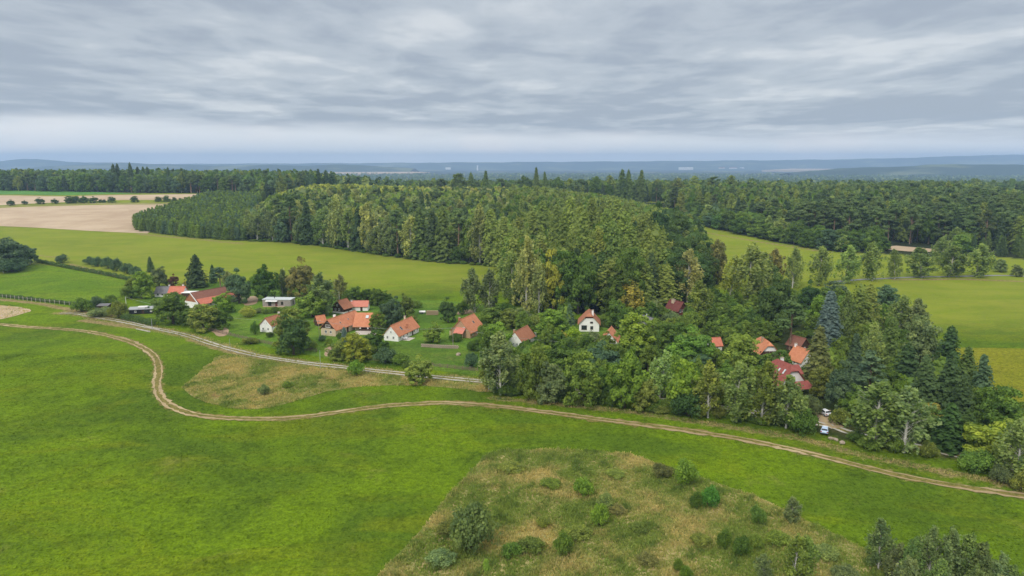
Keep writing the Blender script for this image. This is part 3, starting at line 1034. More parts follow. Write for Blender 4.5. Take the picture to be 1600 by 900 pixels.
# middle
T(416, 470, 57, 40, 'broad', 'deep', 'dark conical leafy tree just behind the flat-roofed cabin')
T(441, 465, 44, 22, 'birch', 'grey', 'thin sparse tree between the two dark trees behind cabin')
T(468, 467, 64, 42, 'broad', 'brown', 'tall brown-green oval tree behind the cabin')
T(507, 492, 66, 48, 'birch', 'grey', 'tall sparse grey-green tree above dark wooden house')
T(488, 495, 42, 46, 'broad', 'green', 'round green tree right of flat-roofed cabin')
T(530, 470, 40, 26, 'birch', 'brown', 'brownish sparse tree right behind tall grey-green tree')
for i, (x, y, h, w_) in enumerate([(556, 475, 28, 26), (573, 476, 24, 24), (590, 477, 26, 24), (603, 474, 20, 22)]):
    T(x, y, h, w_, 'broad', 'deep', ['first', 'second', 'third', 'fourth'][i] + ' dark tree from the left on the meadow edge behind the big orange roof', 'dark trees behind the big orange roof')
T(612, 510, 46, 40, 'broad', 'bluegreen', 'dark round tree between big orange roof and the long white cottage')
T(634, 495, 36, 28, 'broad', 'olive', 'olive pointed tree behind chimney of the long white cottage')
T(590, 519, 32, 26, 'broad', 'green', 'green tree at right end of terrace')
T(456, 543, 62, 56, 'broad', 'olive', 'broad olive tree behind the dark tree by white gabled cottage')
T(459, 554, 62, 50, 'broad', 'dark', 'dark dense conical tree between white cottage and cream gable')
T(514, 541, 14, 14, 'bush', 'bright', 'clipped round bright bush before the cream gable')
T(504, 533, 10, 12, 'bush', 'bluegreen', 'dark small bush left of the clipped round bush')
T(531, 531, 12, 12, 'bush', 'deep', 'dark bush at corner of the cream house')
T(539, 537, 26, 11, 'bluespruce', 'blue', 'small silver-blue spruce before the terrace')
T(528, 562, 30, 32, 'broad', 'olive', 'olive low tree beside the sandy driveway foot')
T(559, 564, 44, 44, 'broad', (.13, .16, .02), 'yellow-olive tree in front of the terrace')
T(589, 548, 32, 40, 'broad', 'deep', 'deep green tree below right end of terrace')
T(602, 567, 24, 34, 'bush', 'bluegreen', 'blue-green bush in front of the long white cottage')
T(626, 569, 18, 26, 'bush', 'green', 'green bush on fence line below long white cottage')
T(677, 535, 32, 32, 'broad', 'green', 'round fruit tree on lawn between white cottage and brick gable')
T(700, 504, 40, 28, 'broad', 'dark', 'dark egg-shaped tree left of the brick-gabled house')
T(722, 492, 22, 20, 'bush', 'deep', 'dark bush right of the egg-shaped tree')
T(642, 505, 14, 20, 'bush', 'olive', 'olive bush behind right end of the long white cottage')
T(600, 478, 10, 16, 'bush', 'deep', 'small dark shrub behind the terrace roof')
T(742, 488, 68, 36, 'birch', 'grey', 'left one of two grey-green birches behind the brick-gabled house')
T(764, 488, 66, 34, 'birch', 'grey', 'right one of two grey-green birches behind the brick-gabled house')
T(770, 506, 28, 46, 'broad', 'green', 'low round green tree right of the brick-gabled house')
T(800, 512, 30, 40, 'broad', 'olive', 'olive round tree behind the brownish-roofed cottage')
T(776, 549, 46, 46, 'broad', 'bright', 'bright green round tree left of the brownish-roofed cottage')
T(757, 530, 24, 24, 'bush', 'deep', 'deep green bush at right wall of the brick-gabled house')
T(737, 575, 25, 22, 'bush', 'bluegreen', 'dark bluish bush on the lawn by the big weeping birch')
T(712, 533, 12, 20, 'bush', 'deep', 'dark bush before the brick gable porch')
T(782, 617, 98, 58, 'birch', 'grey', 'big weeping birch at end of the visible lane')
T(764, 610, 60, 36, 'birch', 'olive', 'smaller olive birch left of big weeping birch')
T(557, 586, 24, 26, 'bush', 'bright', 'small bright tree on the near side of lane')
T(655, 599, 46, 42, 'broad', 'olive', 'olive-brown tree standing alone on near side of lane')
T(412, 617, 17, 18, 'bush', 'grey', 'grey-green bush on the dry bank')
T(450, 606, 10, 15, 'bush', 'green', 'small dark green bush right of the grey one on dry bank')
T(20, 425, 22, 46, 'bush', 'bluegreen', 'dark thicket under the large dark tree by the paddock fence')
T(455, 502, 20, 30, 'broad', 'green', 'green tree between flat-roofed cabin and the small orange shed')
T(476, 515, 16, 20, 'bush', 'deep', 'deep green bush left of the small orange shed')
T(547, 473, 20, 24, 'bush', 'deep', 'deep bush behind the pinkish roof')
T(650, 481, 12, 22, 'bush', 'green', 'green bush by the white trailer')
T(815, 503, 22, 38, 'broad', 'grey', 'grey-green low tree behind the weathered roof ridge')
T(838, 512, 22, 30, 'bush', 'olive', 'olive shrub above the tiny white shed')
T(790, 494, 22, 34, 'bush', 'deep', 'deep green shrub under the tall pale birches')
T(756, 508, 22, 24, 'bush', 'green', 'green shrub behind right end of brick-gabled house')
T(741, 548, 18, 22, 'bush', 'deep', 'deep green shrub right of the brick gable')
T(575, 553, 22, 26, 'bush', 'olive', 'olive shrub between the yellow-olive tree and the deep green one')
T(487, 545, 14, 18, 'bush', 'green', 'green shrub right of the dark conical tree by the cream gable')
T(330, 500, 24, 28, 'broad', 'green', 'green tree between the olive tree and the round bright tree')
T(296, 508, 26, 30, 'broad', 'deep', 'deep green tree between the two front farm trees')
T(422, 527, 9, 14, 'bush', 'deep', 'low shrub at the foot of white cottage gable')
T(640, 575, 12, 26, 'bush', 'deep', 'low shrub by the paling fence near the lone olive-brown tree')
# centre, behind the hamlet
T(822, 489, 118, 46, 'birch', 'pale', 'tall pale olive birch left of the yellow-green tree')
T(842, 492, 84, 28, 'birch', 'pale', 'slim pale birch with white stem left of the white tall-gabled house')
T(800, 478, 84, 40, 'birch', 'birch', 'greenish birch at left end of the tall row behind hamlet')
T(864, 489, 98, 44, 'broad', (.17, .175, .025), 'yellow-green tall tree at left of the deep green lime')
T(903, 490, 94, 56, 'broad', 'deep', 'tall deep green tree directly behind the white tall-gabled house')
T(938, 480, 86, 40, 'larch', 'dark', 'dark tall tree right behind the white tall-gabled house')
T(863, 526, 42, 58, 'broad', 'bright', 'wide bright green tree left of the white tall-gabled house')
T(875, 535, 18, 22, 'bush', 'gold', 'yellowish shrub below the wide bright tree')
T(894, 532, 22, 26, 'bush', (.16, .21, .02), 'yellow-green shrub at left corner of white tall-gabled house')
T(889, 508, 34, 18, 'spruce', 'bluegreen', 'slim blue-green conifer left of the white tall-gabled house')
T(925, 536, 18, 38, 'bush', 'grey', 'grey-green hedge bush before the white tall-gabled house')
T(984, 496, 58, 44, 'birch', 'gold', 'golden yellow birch with white boughs right of white tall-gabled house')
T(962, 512, 44, 32, 'broad', 'deep', 'deep green tree between white house and the golden birch')
T(1020, 493, 24, 26, 'broad', 'grey', 'small grey-green tree left of the dark-red-roofed cabin')
T(1001, 505, 26, 26, 'broad', 'green', 'green tree behind the grey shed roof')
T(1074, 472, 82, 44, 'birch', 'tan', 'tan birch with bright white trunk above the dark-red-roofed cabin')
T(1096, 502, 64, 40, 'birch', 'olive', 'round olive birch right of the dark-red-roofed cabin')
T(1120, 444, 68, 32, 'broad', 'brown', 'brown-tinged tree at edge of right meadow')
T(1168, 472, 90, 58, 'birch', 'birch', 'wide light olive birch before the right meadow')
T(1141, 464, 64, 36, 'birch', (.15, .17, .03), 'yellow-green birch left of the wide light olive one')
T(1192, 462, 66, 40, 'birch', 'birch', 'light birch right of the wide olive one')
T(1027, 402, 84, 44, 'broad', 'dark', 'very dark oak at the wood corner above right meadow')
T(1056, 412, 86, 50, 'broad', 'dark', 'second very dark oak right of the first at wood corner')
T(1090, 420, 52, 32, 'broad', 'dark', 'dark tree at foot of the two oaks')
# centre cluster in front
T(992, 562, 72, 66, 'broad', 'bright', 'big bright green tree in front of the orange roof corner')
T(1042, 562, 58, 50, 'broad', 'green', 'green tree in front of the grey shed roof')
T(1076, 577, 68, 70, 'broad', (.075, .125, .02), 'large round green tree left of the small red roof')
T(880, 588, 58, 58, 'broad', 'deep', 'deep green round tree right of the brownish-roofed cottage')
T(935, 592, 60, 60, 'broad', 'bluegreen', 'dark green broad tree below the white tall-gabled house')
T(1113, 562, 20, 30, 'bush', 'green', 'green bush under the small hut roof')
T(948, 551, 34, 28, 'broad', 'green', 'green bush hiding the gable under the orange roof edge')
T(850, 575, 36, 40, 'broad', 'bright', 'bright bush-like tree right of the white gable cottage')
T(832, 623, 86, 46, 'broad', (.092, .130, .022), 'yellow-green tall tree right of the big weeping birch')
T(864, 629, 66, 50, 'broad', 'grey', 'grey-green tree on the front edge, third from the weeping birch')
T(909, 633, 86, 62, 'broad', 'green', 'broad mid-green tree on the front edge above the track')
T(926, 631, 40, 26, 'birch', 'yellow', 'small yellowing birch at the front edge above the fallen log')
T(976, 637, 94, 58, 'broad', 'bright', 'tall bright green tree with bare lower stems by the fallen log')
T(1004, 641, 50, 42, 'broad', 'olive', 'short olive tree right of the tall bright one')
T(1030, 622, 74, 48, 'birch', 'willow', 'pale willow-green tree behind the vivid green one')
T(1066, 641, 86, 60, 'broad', (.098, .148, .018), 'vivid light green tree on the front edge')
T(1076, 651, 44, 52, 'bush', 'dark', 'dark bush at foot of the vivid green tree')
T(1106, 653, 90, 46, 'birch', 'olive', 'olive birch just right of the vivid green tree')
T(1150, 659, 96, 56, 'birch', 'birch', 'wide olive birch in the front row left of the red roof')
T(1188, 663, 102, 52, 'birch', 'olive', 'tallest olive birch of the front row below the orange roof')
T(1228, 669, 84, 52, 'birch', 'willow', 'weeping birch in front of the red-roofed white house')
T(1251, 675, 42, 52, 'bush', 'deep', 'dark green thicket beside the parked blue car')
T(1268, 650, 34, 30, 'bush', 'grey', 'grey-green bush left of the white car')
T(1312, 664, 28, 32, 'bush', 'olive', 'olive bush right of the white car')
T(1156, 587, 66, 66, 'broad', 'green', 'mid-green round tree between two red roofs')
T(1096, 588, 34, 40, 'broad', 'bluegreen', 'blue-green low tree below the small red roof')
T(1195, 594, 46, 50, 'broad', 'deep', 'deep green tree left of the red-roofed white house')
T(1130, 610, 46, 44, 'broad', 'deep', 'deep green tree behind the front row birches')
T(1150, 512, 36, 36, 'broad', 'green', 'green garden tree below the wide light olive birch')
T(1178, 520, 30, 34, 'bush', 'dark', 'dark garden shrub right of the white garden post')
T(1120, 515, 40, 36, 'broad', 'deep', 'deep green tree right of the round olive birch')
T(1080, 512, 26, 40, 'bush', 'green', 'green bush below the dark-red-roofed cabin')
T(1048, 503, 17, 30, 'bush', 'grey', 'grey-green bush at the foot of dark-red-roofed cabin')
T(1030, 530, 30, 30, 'broad', 'green', 'green tree right of the grey shed roof')
for i, (x, y, h, w_, k, c) in enumerate(sorted([(880, 462, 118, 40, 'larch', 'larch'), (912, 458, 124, 42, 'larch', 'larch'), (935, 462, 104, 38, 'larch', 'olive'), (958, 464, 114, 42, 'larch', 'larch'), (985, 462, 106, 40, 'larch', 'larch'),
        (1012, 460, 100, 40, 'larch', 'olive'), (1031, 455, 96, 36, 'larch', 'larch'), (948, 440, 112, 40, 'larch', 'larch'), (905, 436, 114, 40, 'larch', 'larch'), (975, 436, 104, 40, 'larch', 'olive'), (1000, 436, 94, 38, 'larch', 'larch'),
        (866, 440, 112, 38, 'larch', 'larch'), (836, 430, 98, 38, 'larch', 'larch'), (925, 418, 106, 40, 'larch', 'larch'), (890, 412, 102, 38, 'larch', 'olive'), (960, 412, 98, 38, 'larch', 'larch'), (851, 412, 96, 36, 'larch', 'larch'), (1009, 415, 82, 36, 'larch', 'larch')])):
    T(x, y, h, w_, k, c, ORD_[i] + ' from the left of the tall olive larches above the white tall house', 'tall larches of the central wood')
for i, (x, y, h, w_, k, c) in enumerate([(456, 378, 72, 34, 'pine', 'pine'), (481, 381, 64, 30, 'spruce', 'spruce'), (505, 384, 56, 34, 'birch', 'willow'), (527, 386, 76, 36, 'birch', 'pale'), (544, 389, 62, 32, 'birch', 'birch'), (561, 391, 68, 30, 'spruce', 'spruce'),
        (578, 393, 74, 36, 'birch', 'pale'), (602, 397, 58, 34, 'birch', 'grey'), (622, 400, 70, 34, 'pine', 'pine'), (641, 403, 64, 34, 'birch', 'pale'), (657, 404, 78, 34, 'spruce', 'sprucel'), (676, 406, 76, 32, 'spruce', 'spruce'), (694, 408, 82, 34, 'spruce', 'sprucel'),
        (716, 408, 78, 34, 'pine', 'pine'), (734, 408, 70, 34, 'broad', 'green'), (750, 411, 88, 38, 'birch', 'pale'), (770, 414, 86, 36, 'larch', 'larch'), (788, 424, 84, 36, 'larch', 'larch'), (1035, 400, 62, 40, 'broad', 'dark')]):
    T(x, y, h, w_, k, c, ORD_[i] + ' from the left of the trees standing out along the front of central wood', 'tall front trees of the central wood')
# right
ROWL = [(1238, 450, 62, 26), (1279, 446, 60, 36), (1320, 442, 58, 36), (1363, 439, 60, 34), (1398, 436, 46, 24), (1440, 434, 46, 44), (1484, 433, 48, 44), (1525, 433, 52, 42)]
for i, (x, y, h, w_) in enumerate(ROWL):
    T(x, y, h, w_, 'birch', 'birch', ['first', 'second', 'third', 'fourth', 'fifth', 'sixth', 'seventh', 'eighth'][i] + ' birch from the left in the row beside the grey road', 'birches in a row beside the grey road')
T(1472, 414, 44, 28, 'birch', 'willow', 'bright poplar-like tree standing behind the birch row')
T(1562, 425, 20, 22, 'broad', 'grey', 'small round tree on the grass right of the birch row')
T(1588, 432, 18, 18, 'broad', 'grey', 'smaller of the two lone trees at far right by the road')
T(1207, 446, 56, 38, 'birch', 'brown', 'brownish birch left of the birch row')
T(1310, 388, 26, 30, 'broad', 'green', 'green tree at edge of the pine wood above the birch row')
T(1212, 522, 100, 56, 'broad', 'dark', 'tall dark green tree left of the spreading pine')
T(1234, 547, 78, 52, 'pine', 'pine', 'spreading pine with bare trunk behind the orange roof')
T(1262, 492, 54, 32, 'broad', 'dark', 'dark slim tree left behind the silver-blue spruce')
T(1292, 546, 90, 38, 'bluespruce', 'blue', 'tall silver-blue spruce at centre right')
T(1277, 512, 50, 34, 'broad', 'bright', 'bright green tree behind the silver-blue spruce')
T(1306, 470, 30, 40, 'broad', 'bluegreen', 'bluish round tree above the silver-blue spruce')
T(1338, 532, 88, 44, 'larch', 'larch', 'olive larch right of the silver-blue spruce')
T(1319, 537, 82, 26, 'birch', 'birch', 'slender birch next to the silver-blue spruce')
T(1356, 525, 80, 38, 'larch', 'larch', 'second olive larch right of the silver-blue spruce')
T(1382, 492, 46, 42, 'broad', 'bluegreen', 'dark round tree at the edge of the right field')
T(1402, 520, 58, 40, 'birch', 'birch', 'birch at the edge of the right field')
T(1432, 525, 58, 38, 'birch', 'grey', 'grey birch nearest the right field corner')
T(1437, 577, 84, 52, 'broad', 'grey', 'grey-green round tree at edge of the yellow-green field')
T(1359, 587, 84, 32, 'birch', 'willow', 'pale green poplar among the dark conifers')
T(1385, 582, 88, 34, 'larch', 'sprucel', 'green larch among the dark conifers')
T(1477, 592, 82, 42, 'spruce', 'spruce', 'pointed dark spruce against the yellow-green field')
T(1412, 614, 78, 46, 'spruce', 'spruce', 'dark spruce in the middle of the right conifer group')
T(1504, 627, 86, 46, 'spruce', 'sprucel', 'green spruce at the right edge of the conifer group')
T(1532, 642, 88, 38, 'spruce', 'bluegreen', 'grey-green spruce nearest the hay meadow')
T(1276, 598, 88, 46, 'spruce', (.075, .085, .028), 'olive-brown spruce right of the orange roof')
T(1334, 602, 82, 36, 'spruce', 'bluegreen', 'dark blue-green spruce below the silver-blue spruce')
T(1357, 622, 74, 46, 'pine', 'bluegreen', 'bluish pine behind the big front birch')
T(1312, 642, 78, 48, 'broad', 'bluegreen', 'blue-green round tree right of the white car')
T(1286, 622, 50, 42, 'broad', 'olive', 'olive tree right of the red-roofed white house')
T(1442, 654, 98, 50, 'spruce', 'spruce', 'tall dark spruce behind the two big front birches')
T(1472, 656, 98, 50, 'spruce', 'spruce', 'second tall dark spruce behind the big front birches')
T(1497, 670, 86, 48, 'spruce', 'spruce', 'third tall dark spruce, right of the big front birches')
T(1404, 642, 58, 38, 'broad', 'bright', 'bright green tree peeping between the big front birches')
T(1363, 695, 106, 78, 'birch', 'birch', 'biggest olive birch of the right front group')
T(1412, 707, 102, 72, 'birch', 'grey', 'greyer twin of the biggest birch in the right front group')
T(1449, 715, 28, 30, 'bush', 'olive', 'olive bush at right foot of the greyer big birch')
T(1478, 702, 74, 50, 'spruce', 'dark', 'dark spruce just left of the short lane piece')
T(1507, 702, 66, 42, 'spruce', 'dark', 'dark spruce above the short lane piece')
T(1452, 662, 34, 36, 'broad', 'gold', 'small yellowing tree behind the greyer big birch')
T(1548, 724, 72, 76, 'broad', (.15, .19, .025), 'yellow-green willow at right below the conifers')
T(1526, 736, 34, 54, 'bush', 'green', 'low green bush in front of the yellow-green willow')
T(1566, 692, 88, 64, 'broad', 'deep', 'deep green broad tree at right behind the willow')
T(1590, 750, 98, 58, 'birch', 'willow', 'green birch cut by the right edge')
T(1562, 754, 28, 30, 'bush', 'grey', 'small grey-green bush between willow and the edge birch')
T(1537, 667, 64, 52, 'broad', 'deep', 'deep green tree beside the hay meadow corner')
T(1612, 690, 80, 60, 'broad', 'green', 'green tree cut by the right edge behind the birch')
T(1600, 768, 34, 34, 'bush', 'olive', 'olive bush at the right edge by the track')
# plot in the foreground
T(738, 857, 74, 72, 'bush', (.080, .110, .034), 'large open olive willow bush on the foreground plot')
T(911, 775, 31, 32, 'bush', 'bright', 'round bright bush in middle of the foreground plot')
T(937, 822, 38, 30, 'bush', 'bright', 'bright bush with a taller tip below the round bright one')
T(947, 793, 24, 28, 'bush', 'willow', 'yellowish bush between the two bright bushes')
T(880, 868, 40, 30, 'bush', (.068, .118, .020), 'egg-shaped green bush low in the foreground plot')
T(849, 823, 18, 26, 'bush', 'olive', 'small olive bush left of the bright bushes')
T(775, 808, 20, 10, 'yspruce', 'green', 'tiny dark sapling right of the large willow bush')
T(760, 891, 20, 11, 'yspruce', 'bright', 'tiny green sapling below the large willow bush')
T(830, 860, 20, 44, 'bush', 'olive', 'low olive shrub left of the egg-shaped bush')
T(905, 838, 16, 44, 'bush', 'olive', 'low spreading shrub above the egg-shaped bush')
T(965, 800, 12, 30, 'bush', 'brown', 'low brownish shrub right of the yellowish bush')
T(1070, 758, 44, 40, 'bush', (.088, .138, .020), 'tall round green bush at the plot edge')
T(1033, 744, 20, 34, 'bush', 'brown', 'brown low bush left of the tall round bush')
T(1089, 794, 29, 20, 'bush', 'deep', 'left half of a pair of dark green bushes')
T(1109, 793, 36, 28, 'bush', (.055, .12, .02), 'right and larger of a pair of dark green bushes')
T(1183, 818, 29, 26, 'bush', (.060, .108, .020), 'compact green bush right of the dark pair')
T(1238, 817, 43, 28, 'birch', 'grey', 'thin grey young birch at the plot edge')
T(1132, 856, 33, 22, 'bush', 'deep', 'deep green bush below the compact green one')
T(1158, 868, 33, 28, 'bush', 'deep', 'second deep green bush, right of the first')
T(1181, 856, 22, 26, 'bush', 'green', 'green bush between deep green bushes and young birches')
T(1190, 906, 44, 28, 'birch', 'grey', 'grey-green young birch at bottom left of the pair of birches')
T(1238, 917, 88, 42, 'birch', 'olive', 'left young birch of a close pair at bottom')
T(1259, 913, 80, 36, 'birch', (.085, .13, .03), 'right young birch of a close pair at bottom')
T(1060, 894, 24, 15, 'bush', 'bright', 'small bright sapling at the bottom edge')
T(1072, 907, 26, 22, 'bush', 'bright', 'bright bush cut by the bottom edge')
for x, y, h, w_, c, lb in [(702, 832, 18, 40, 'olive', 'low olive scrub left of the large willow bush'), (800, 868, 22, 34, 'green', 'low green scrub between willow bush and egg-shaped bush'),
                            (690, 880, 20, 46, 'grey', 'grey-green scrub at lower left of the foreground plot'), (1000, 830, 14, 30, 'olive', 'low olive scrub right of the bright tipped bush'),
                            (1010, 880, 16, 34, 'brown', 'brownish scrub low in the middle of the foreground plot'), (1095, 850, 16, 34, 'olive', 'olive scrub left of the deep green bushes'),
                            (1215, 850, 20, 36, 'green', 'fresh green scrub below the thin grey young birch'), (860, 760, 12, 34, 'green', 'low green scrub near the top edge of foreground plot'),
                            (800, 735, 12, 40, 'olive', 'low olive scrub in the top left corner of foreground plot'), (1290, 870, 18, 40, 'willow', 'pale scrub right of the close pair of young birches'),
                            (960, 745, 10, 34, 'olive', 'low scrub above the yellowish bush'), (1320, 905, 22, 40, 'grey', 'grey-green scrub left of bottom right thicket')]:
    T(x, y, h, w_, 'bush', c, lb)
BR = [(1372, 890, 84, 42), (1398, 908, 64, 36), (1424, 918, 84, 40), (1448, 926, 108, 42), (1478, 928, 112, 44), (1503, 934, 106, 44), (1524, 942, 102, 42), (1548, 950, 92, 42), (1576, 957, 78, 40), (1598, 968, 84, 40),
      (1410, 948, 84, 42), (1462, 960, 92, 44), (1512, 975, 96, 44), (1560, 985, 90, 44)]
for i, (x, y, h, w_) in enumerate(BR):
    nm = ['first', 'second', 'third', 'fourth', 'fifth', 'sixth', 'seventh', 'eighth', 'ninth', 'tenth', 'first', 'second', 'third', 'fourth'][i]
    T(x, y, h, w_, 'birch', [(.075, .105, .038), 'grey', (.085, .12, .035)][i % 3], nm + (' young birch from the left along the top of the bottom right thicket' if i < 10 else ' young birch from the left at the lower front of bottom right thicket'), 'young birches of the bottom right thicket')
# fruit trees along the field path
FT = [(17, 321), (39, 319.5), (63, 318.8), (86, 318.3), (109, 317.6), (119, 317.4), (131, 317.2), (146, 317), (157, 316.6), (163, 316.6), (174, 316.5), (211, 316), (247, 315.3), (261, 315.2), (272, 314.8), (282, 314.2), (293, 313.6), (305, 312.8)]
FH = [9, 6.5, 10, 8, 11, 11, 11, 10, 5, 5, 9, 9.5, 8, 9.5, 6.5, 5, 5.5, 8]
ORD = 'first second third fourth fifth sixth seventh eighth ninth tenth eleventh twelfth thirteenth fourteenth fifteenth sixteenth seventeenth eighteenth'.split()
for i, ((x, y), h) in enumerate(zip(FT, FH)):
    T(x, y, h, h * 1.35, 'broad', 'dark', ORD[i] + ' fruit tree from the left in the row between the tan fields', 'fruit trees in a row between the tan fields')
# spruces and other trees that stand up on the skyline
for i, (x, y, t) in enumerate([(180, 920, 257), (187, 925, 256.5), (207, 915, 255), (219, 925, 261), (226, 930, 261), (233, 925, 261), (265, 920, 262), (273, 925, 264), (286, 930, 263)]):
    at(x, y, t, 15, 'spruce', 'spruce', ORD[i] + ' spruce from the left of those topping the far left wood', 'tall spruces on top of far left wood')
for i, (x, t) in enumerate([(402, 268), (415, 270), (440, 270), (453, 268), (480, 266), (488, 265), (499, 264), (510, 266), (519, 270)]):
    at(x, 940 + 7 * (i % 3), t, 16, 'spruce', 'spruce', ORD[i] + ' spruce from the left of those on the skyline behind the plantation', 'skyline spruces behind the plantation')
for x, t, w_, lb in [(715, 271, 22, 'broad dark tree on the skyline left of two spruces'), (737, 270, 15, 'left one of two dark spruces on the skyline at picture centre'), (758, 267, 16, 'right one of two dark spruces on the skyline at picture centre'),
                     (839, 262, 13, 'single tallest spruce on the skyline above central wood'), (853, 269, 12, 'shorter spruce right of the single tallest skyline spruce'),
                     (972, 265, 18, 'left skyline spruce of a pair above the central wood'), (982, 266, 16, 'spruce nestled beside left skyline spruce of the pair'), (1001, 266, 15, 'right skyline spruce of a pair above the central wood')]:
    at(x, 860, t, w_ * 1.2, 'broad' if 'broad' in lb else 'spruce', 'sprucel', lb)

for i, (x, t, w_, k, c) in enumerate([(690, 279, 24, 'pine', 'pine'), (783, 279, 26, 'pine', 'pine'), (822, 275, 26, 'broad', 'deep'), (868, 277, 26, 'broad', 'deep'), (888, 279, 24, 'birch', 'olive'), (906, 280, 26, 'pine', 'pine'), (930, 276, 26, 'broad', 'deep'),
                                      (952, 274, 28, 'larch', 'larch'), (1026, 280, 28, 'larch', 'larch'), (1058, 278, 30, 'larch', 'olive'), (1084, 275, 30, 'larch', 'larch'), (1112, 276, 30, 'pine', 'pine'), (1142, 274, 32, 'larch', 'larch'), (1172, 279, 28, 'broad', 'deep')]):
    at(x, 885 + 9 * (i % 3), t, w_, k, c, ORD_[i] + ' from the left of the mixed trees on the skyline behind central wood', 'mixed skyline trees behind the central wood')

# ------------------------------------------------------------------ woods
def fill(poly, sp, fn, avoid=2.5):
    poly = np.array(poly)
    x0, y0 = poly.min(0)
    x1, y1 = poly.max(0)
    gx, gy = np.meshgrid(np.arange(x0, x1, sp), np.arange(y0, y1, sp * .9))
    gx = gx + (np.arange(gx.shape[0]) % 2)[:, None] * sp * .5
    gx, gy = gx.ravel() + rng.normal(size=gx.size) * sp * .22, gy.ravel() + rng.normal(size=gx.size) * sp * .22
    ok = inpoly(gx, gy, poly)
    gx, gy = gx[ok], gy[ok]
    edge = dline(gx, gy, list(poly) + [poly[0]])
    spec = np.array([(t[0], t[1]) for t in TREES])
    for x, y, e in zip(gx, gy, edge):
        if avoid and np.min(np.hypot(spec[:, 0] - x, spec[:, 1] - y)) < avoid:
            continue
        z = float(tz(x, y))
        px = proj(x, y, z)[0]
        if px < -120 or px > 1720:
            continue
        r = fn(x, y, z, px, e)
        if r:
            hh, ww, kind, c, label, group = r
            TREES.append((x, y, z, hh, ww, kind, COL[c] if isinstance(c, str) else c, label, group, False))


U = rng.uniform
CN = dict(grey='grey-green', birch='olive-grey', pale='pale olive', yellow='yellowing', tan='tan', willow='light green', olive='olive', gold='golden', bright='bright green', green='mid-green',
          deep='deep green', dark='very dark', brown='brownish', spruce='dark', sprucel='green', bluegreen='blue-green', larch='olive', pine='dark')


def pick(*opts):
    ws = [o[0] for o in opts]
    return opts[rng.choice(len(opts), p=np.array(ws) / sum(ws))][1:]


def lab(kind, c, zone):
    k = dict(broad='tree', birch='birch', spruce='spruce', larch='larch', pine='pine', yspruce='young spruce', bush='bush')[kind]
    return '%s %s %s' % (CN[c], k, zone), '%s of the %s' % (dict(broad='leafy trees', birch='birches', spruce='spruces', larch='larches', pine='pines', yspruce='young spruces', bush='bushes')[kind],
                                                        'wood behind the central one' if 'behind the central' in zone else 'overgrown gardens' if 'gardens' in zone else 'central wood' if 'central' in zone else 'right wood' if 'right' in zone else 'far left wood' if 'far left' in zone else 'slope plantation' if 'plantation' in zone else 'hamlet')


# canopy line of each wood as the crest of the land sets it: tops no higher than this photo row
PROF_C = [(380, 330), (440, 300), (490, 288), (600, 284), (800, 286), (850, 291), (900, 300), (960, 308), (1000, 318), (1040, 326), (1090, 338)]
PROF_R = [(1000, 292), (1060, 292), (1110, 285), (1180, 285), (1260, 291), (1350, 287), (1450, 283), (1540, 291), (1600, 300), (1700, 305)]


def capped(fn, prof):
    pr = np.array(prof)

    def f(x, y, z, px, e):
        r = fn(x, y, z, px, e)
        if r is None:
            return None
        a = (450 - np.interp(px, pr[:, 0], pr[:, 1])) / F
        hm = H + y * (a * cs - sn) / (cs + a * sn) - z
        if hm < 6:
            return None
        return (min(r[0], hm * U(.74, 1.05)),) + r[1:]
    return f


def f_center(x, y, z, px, e):
    front = e < 16 and y < 640
    back = y > 730
    if px < 640:
        if front:
            k, c = pick((.72, 'birch', 'grey'), (.15, 'birch', 'birch'), (.13, 'broad', 'bluegreen'))
            hh, zn = U(17, 22), 'fronting central wood'
        elif back:
            k, c = pick((.6, 'birch', 'yellow'), (.2, 'birch', 'olive'), (.2, 'pine', 'pine'))
            hh, zn = U(17, 21), 'on central wood crest'
        else:
            k, c = pick((.26, 'spruce', 'spruce'), (.24, 'pine', 'pine'), (.20, 'birch', 'pale'), (.18, 'birch', 'olive'), (.12, 'broad', 'green'))
            hh, zn = U(20, 27), 'inside central wood'
    elif px < 795:
        if e < 12 and y < 520:
            k, c = pick((.75, 'broad', 'deep'), (.25, 'broad', 'green'))
            return (U(9, 13), U(6, 8), k, c) + lab(k, c, 'in low central row')
        if back:
            k, c = pick((.55, 'birch', 'yellow'), (.2, 'birch', 'tan'), (.25, 'pine', 'pine'))
            hh, zn = U(17, 21), 'on central wood crest'
        else:
            k, c = pick((.22, 'spruce', 'spruce'), (.25, 'pine', 'pine'), (.2, 'birch', 'pale'), (.18, 'broad', 'green'), (.15, 'larch', 'larch'))
            hh, zn = U(19, 26), 'amid central wood'
    else:
        if px > 1025 and y < 640:
            k, c = pick((.7, 'broad', 'dark'), (.3, 'larch', 'larch'))
            hh, zn = U(19, 24), 'at central wood corner'
        elif y < 470:
            k, c = pick((.62, 'larch', 'larch'), (.18, 'spruce', 'spruce'), (.20, 'broad', 'deep'))
            hh, zn = U(21, 29), 'at central wood foot'
        elif back:
            k, c = pick((.35, 'birch', 'olive'), (.3, 'pine', 'pine'), (.35, 'larch', 'larch'))
            hh, zn = U(18, 23), 'on central wood crest'
        else:
            k, c = pick((.74, 'larch', 'larch'), (.12, 'spruce', 'sprucel'), (.14, 'broad', 'deep'))
            hh, zn = U(22, 29), 'in central larch stand'
    ww = dict(broad=U(12, 16), birch=U(11, 15), spruce=U(8.5, 11), larch=U(11.5, 15.5), pine=U(11, 15))[k]
    return (hh, ww, k, c) + lab(k, c, zn)


fill(WOOD_C, 9.6, capped(f_center, PROF_C), 4)
CLEAR_R = px_([(1375, 405), (1380, 380), (1480, 384), (1480, 410)])


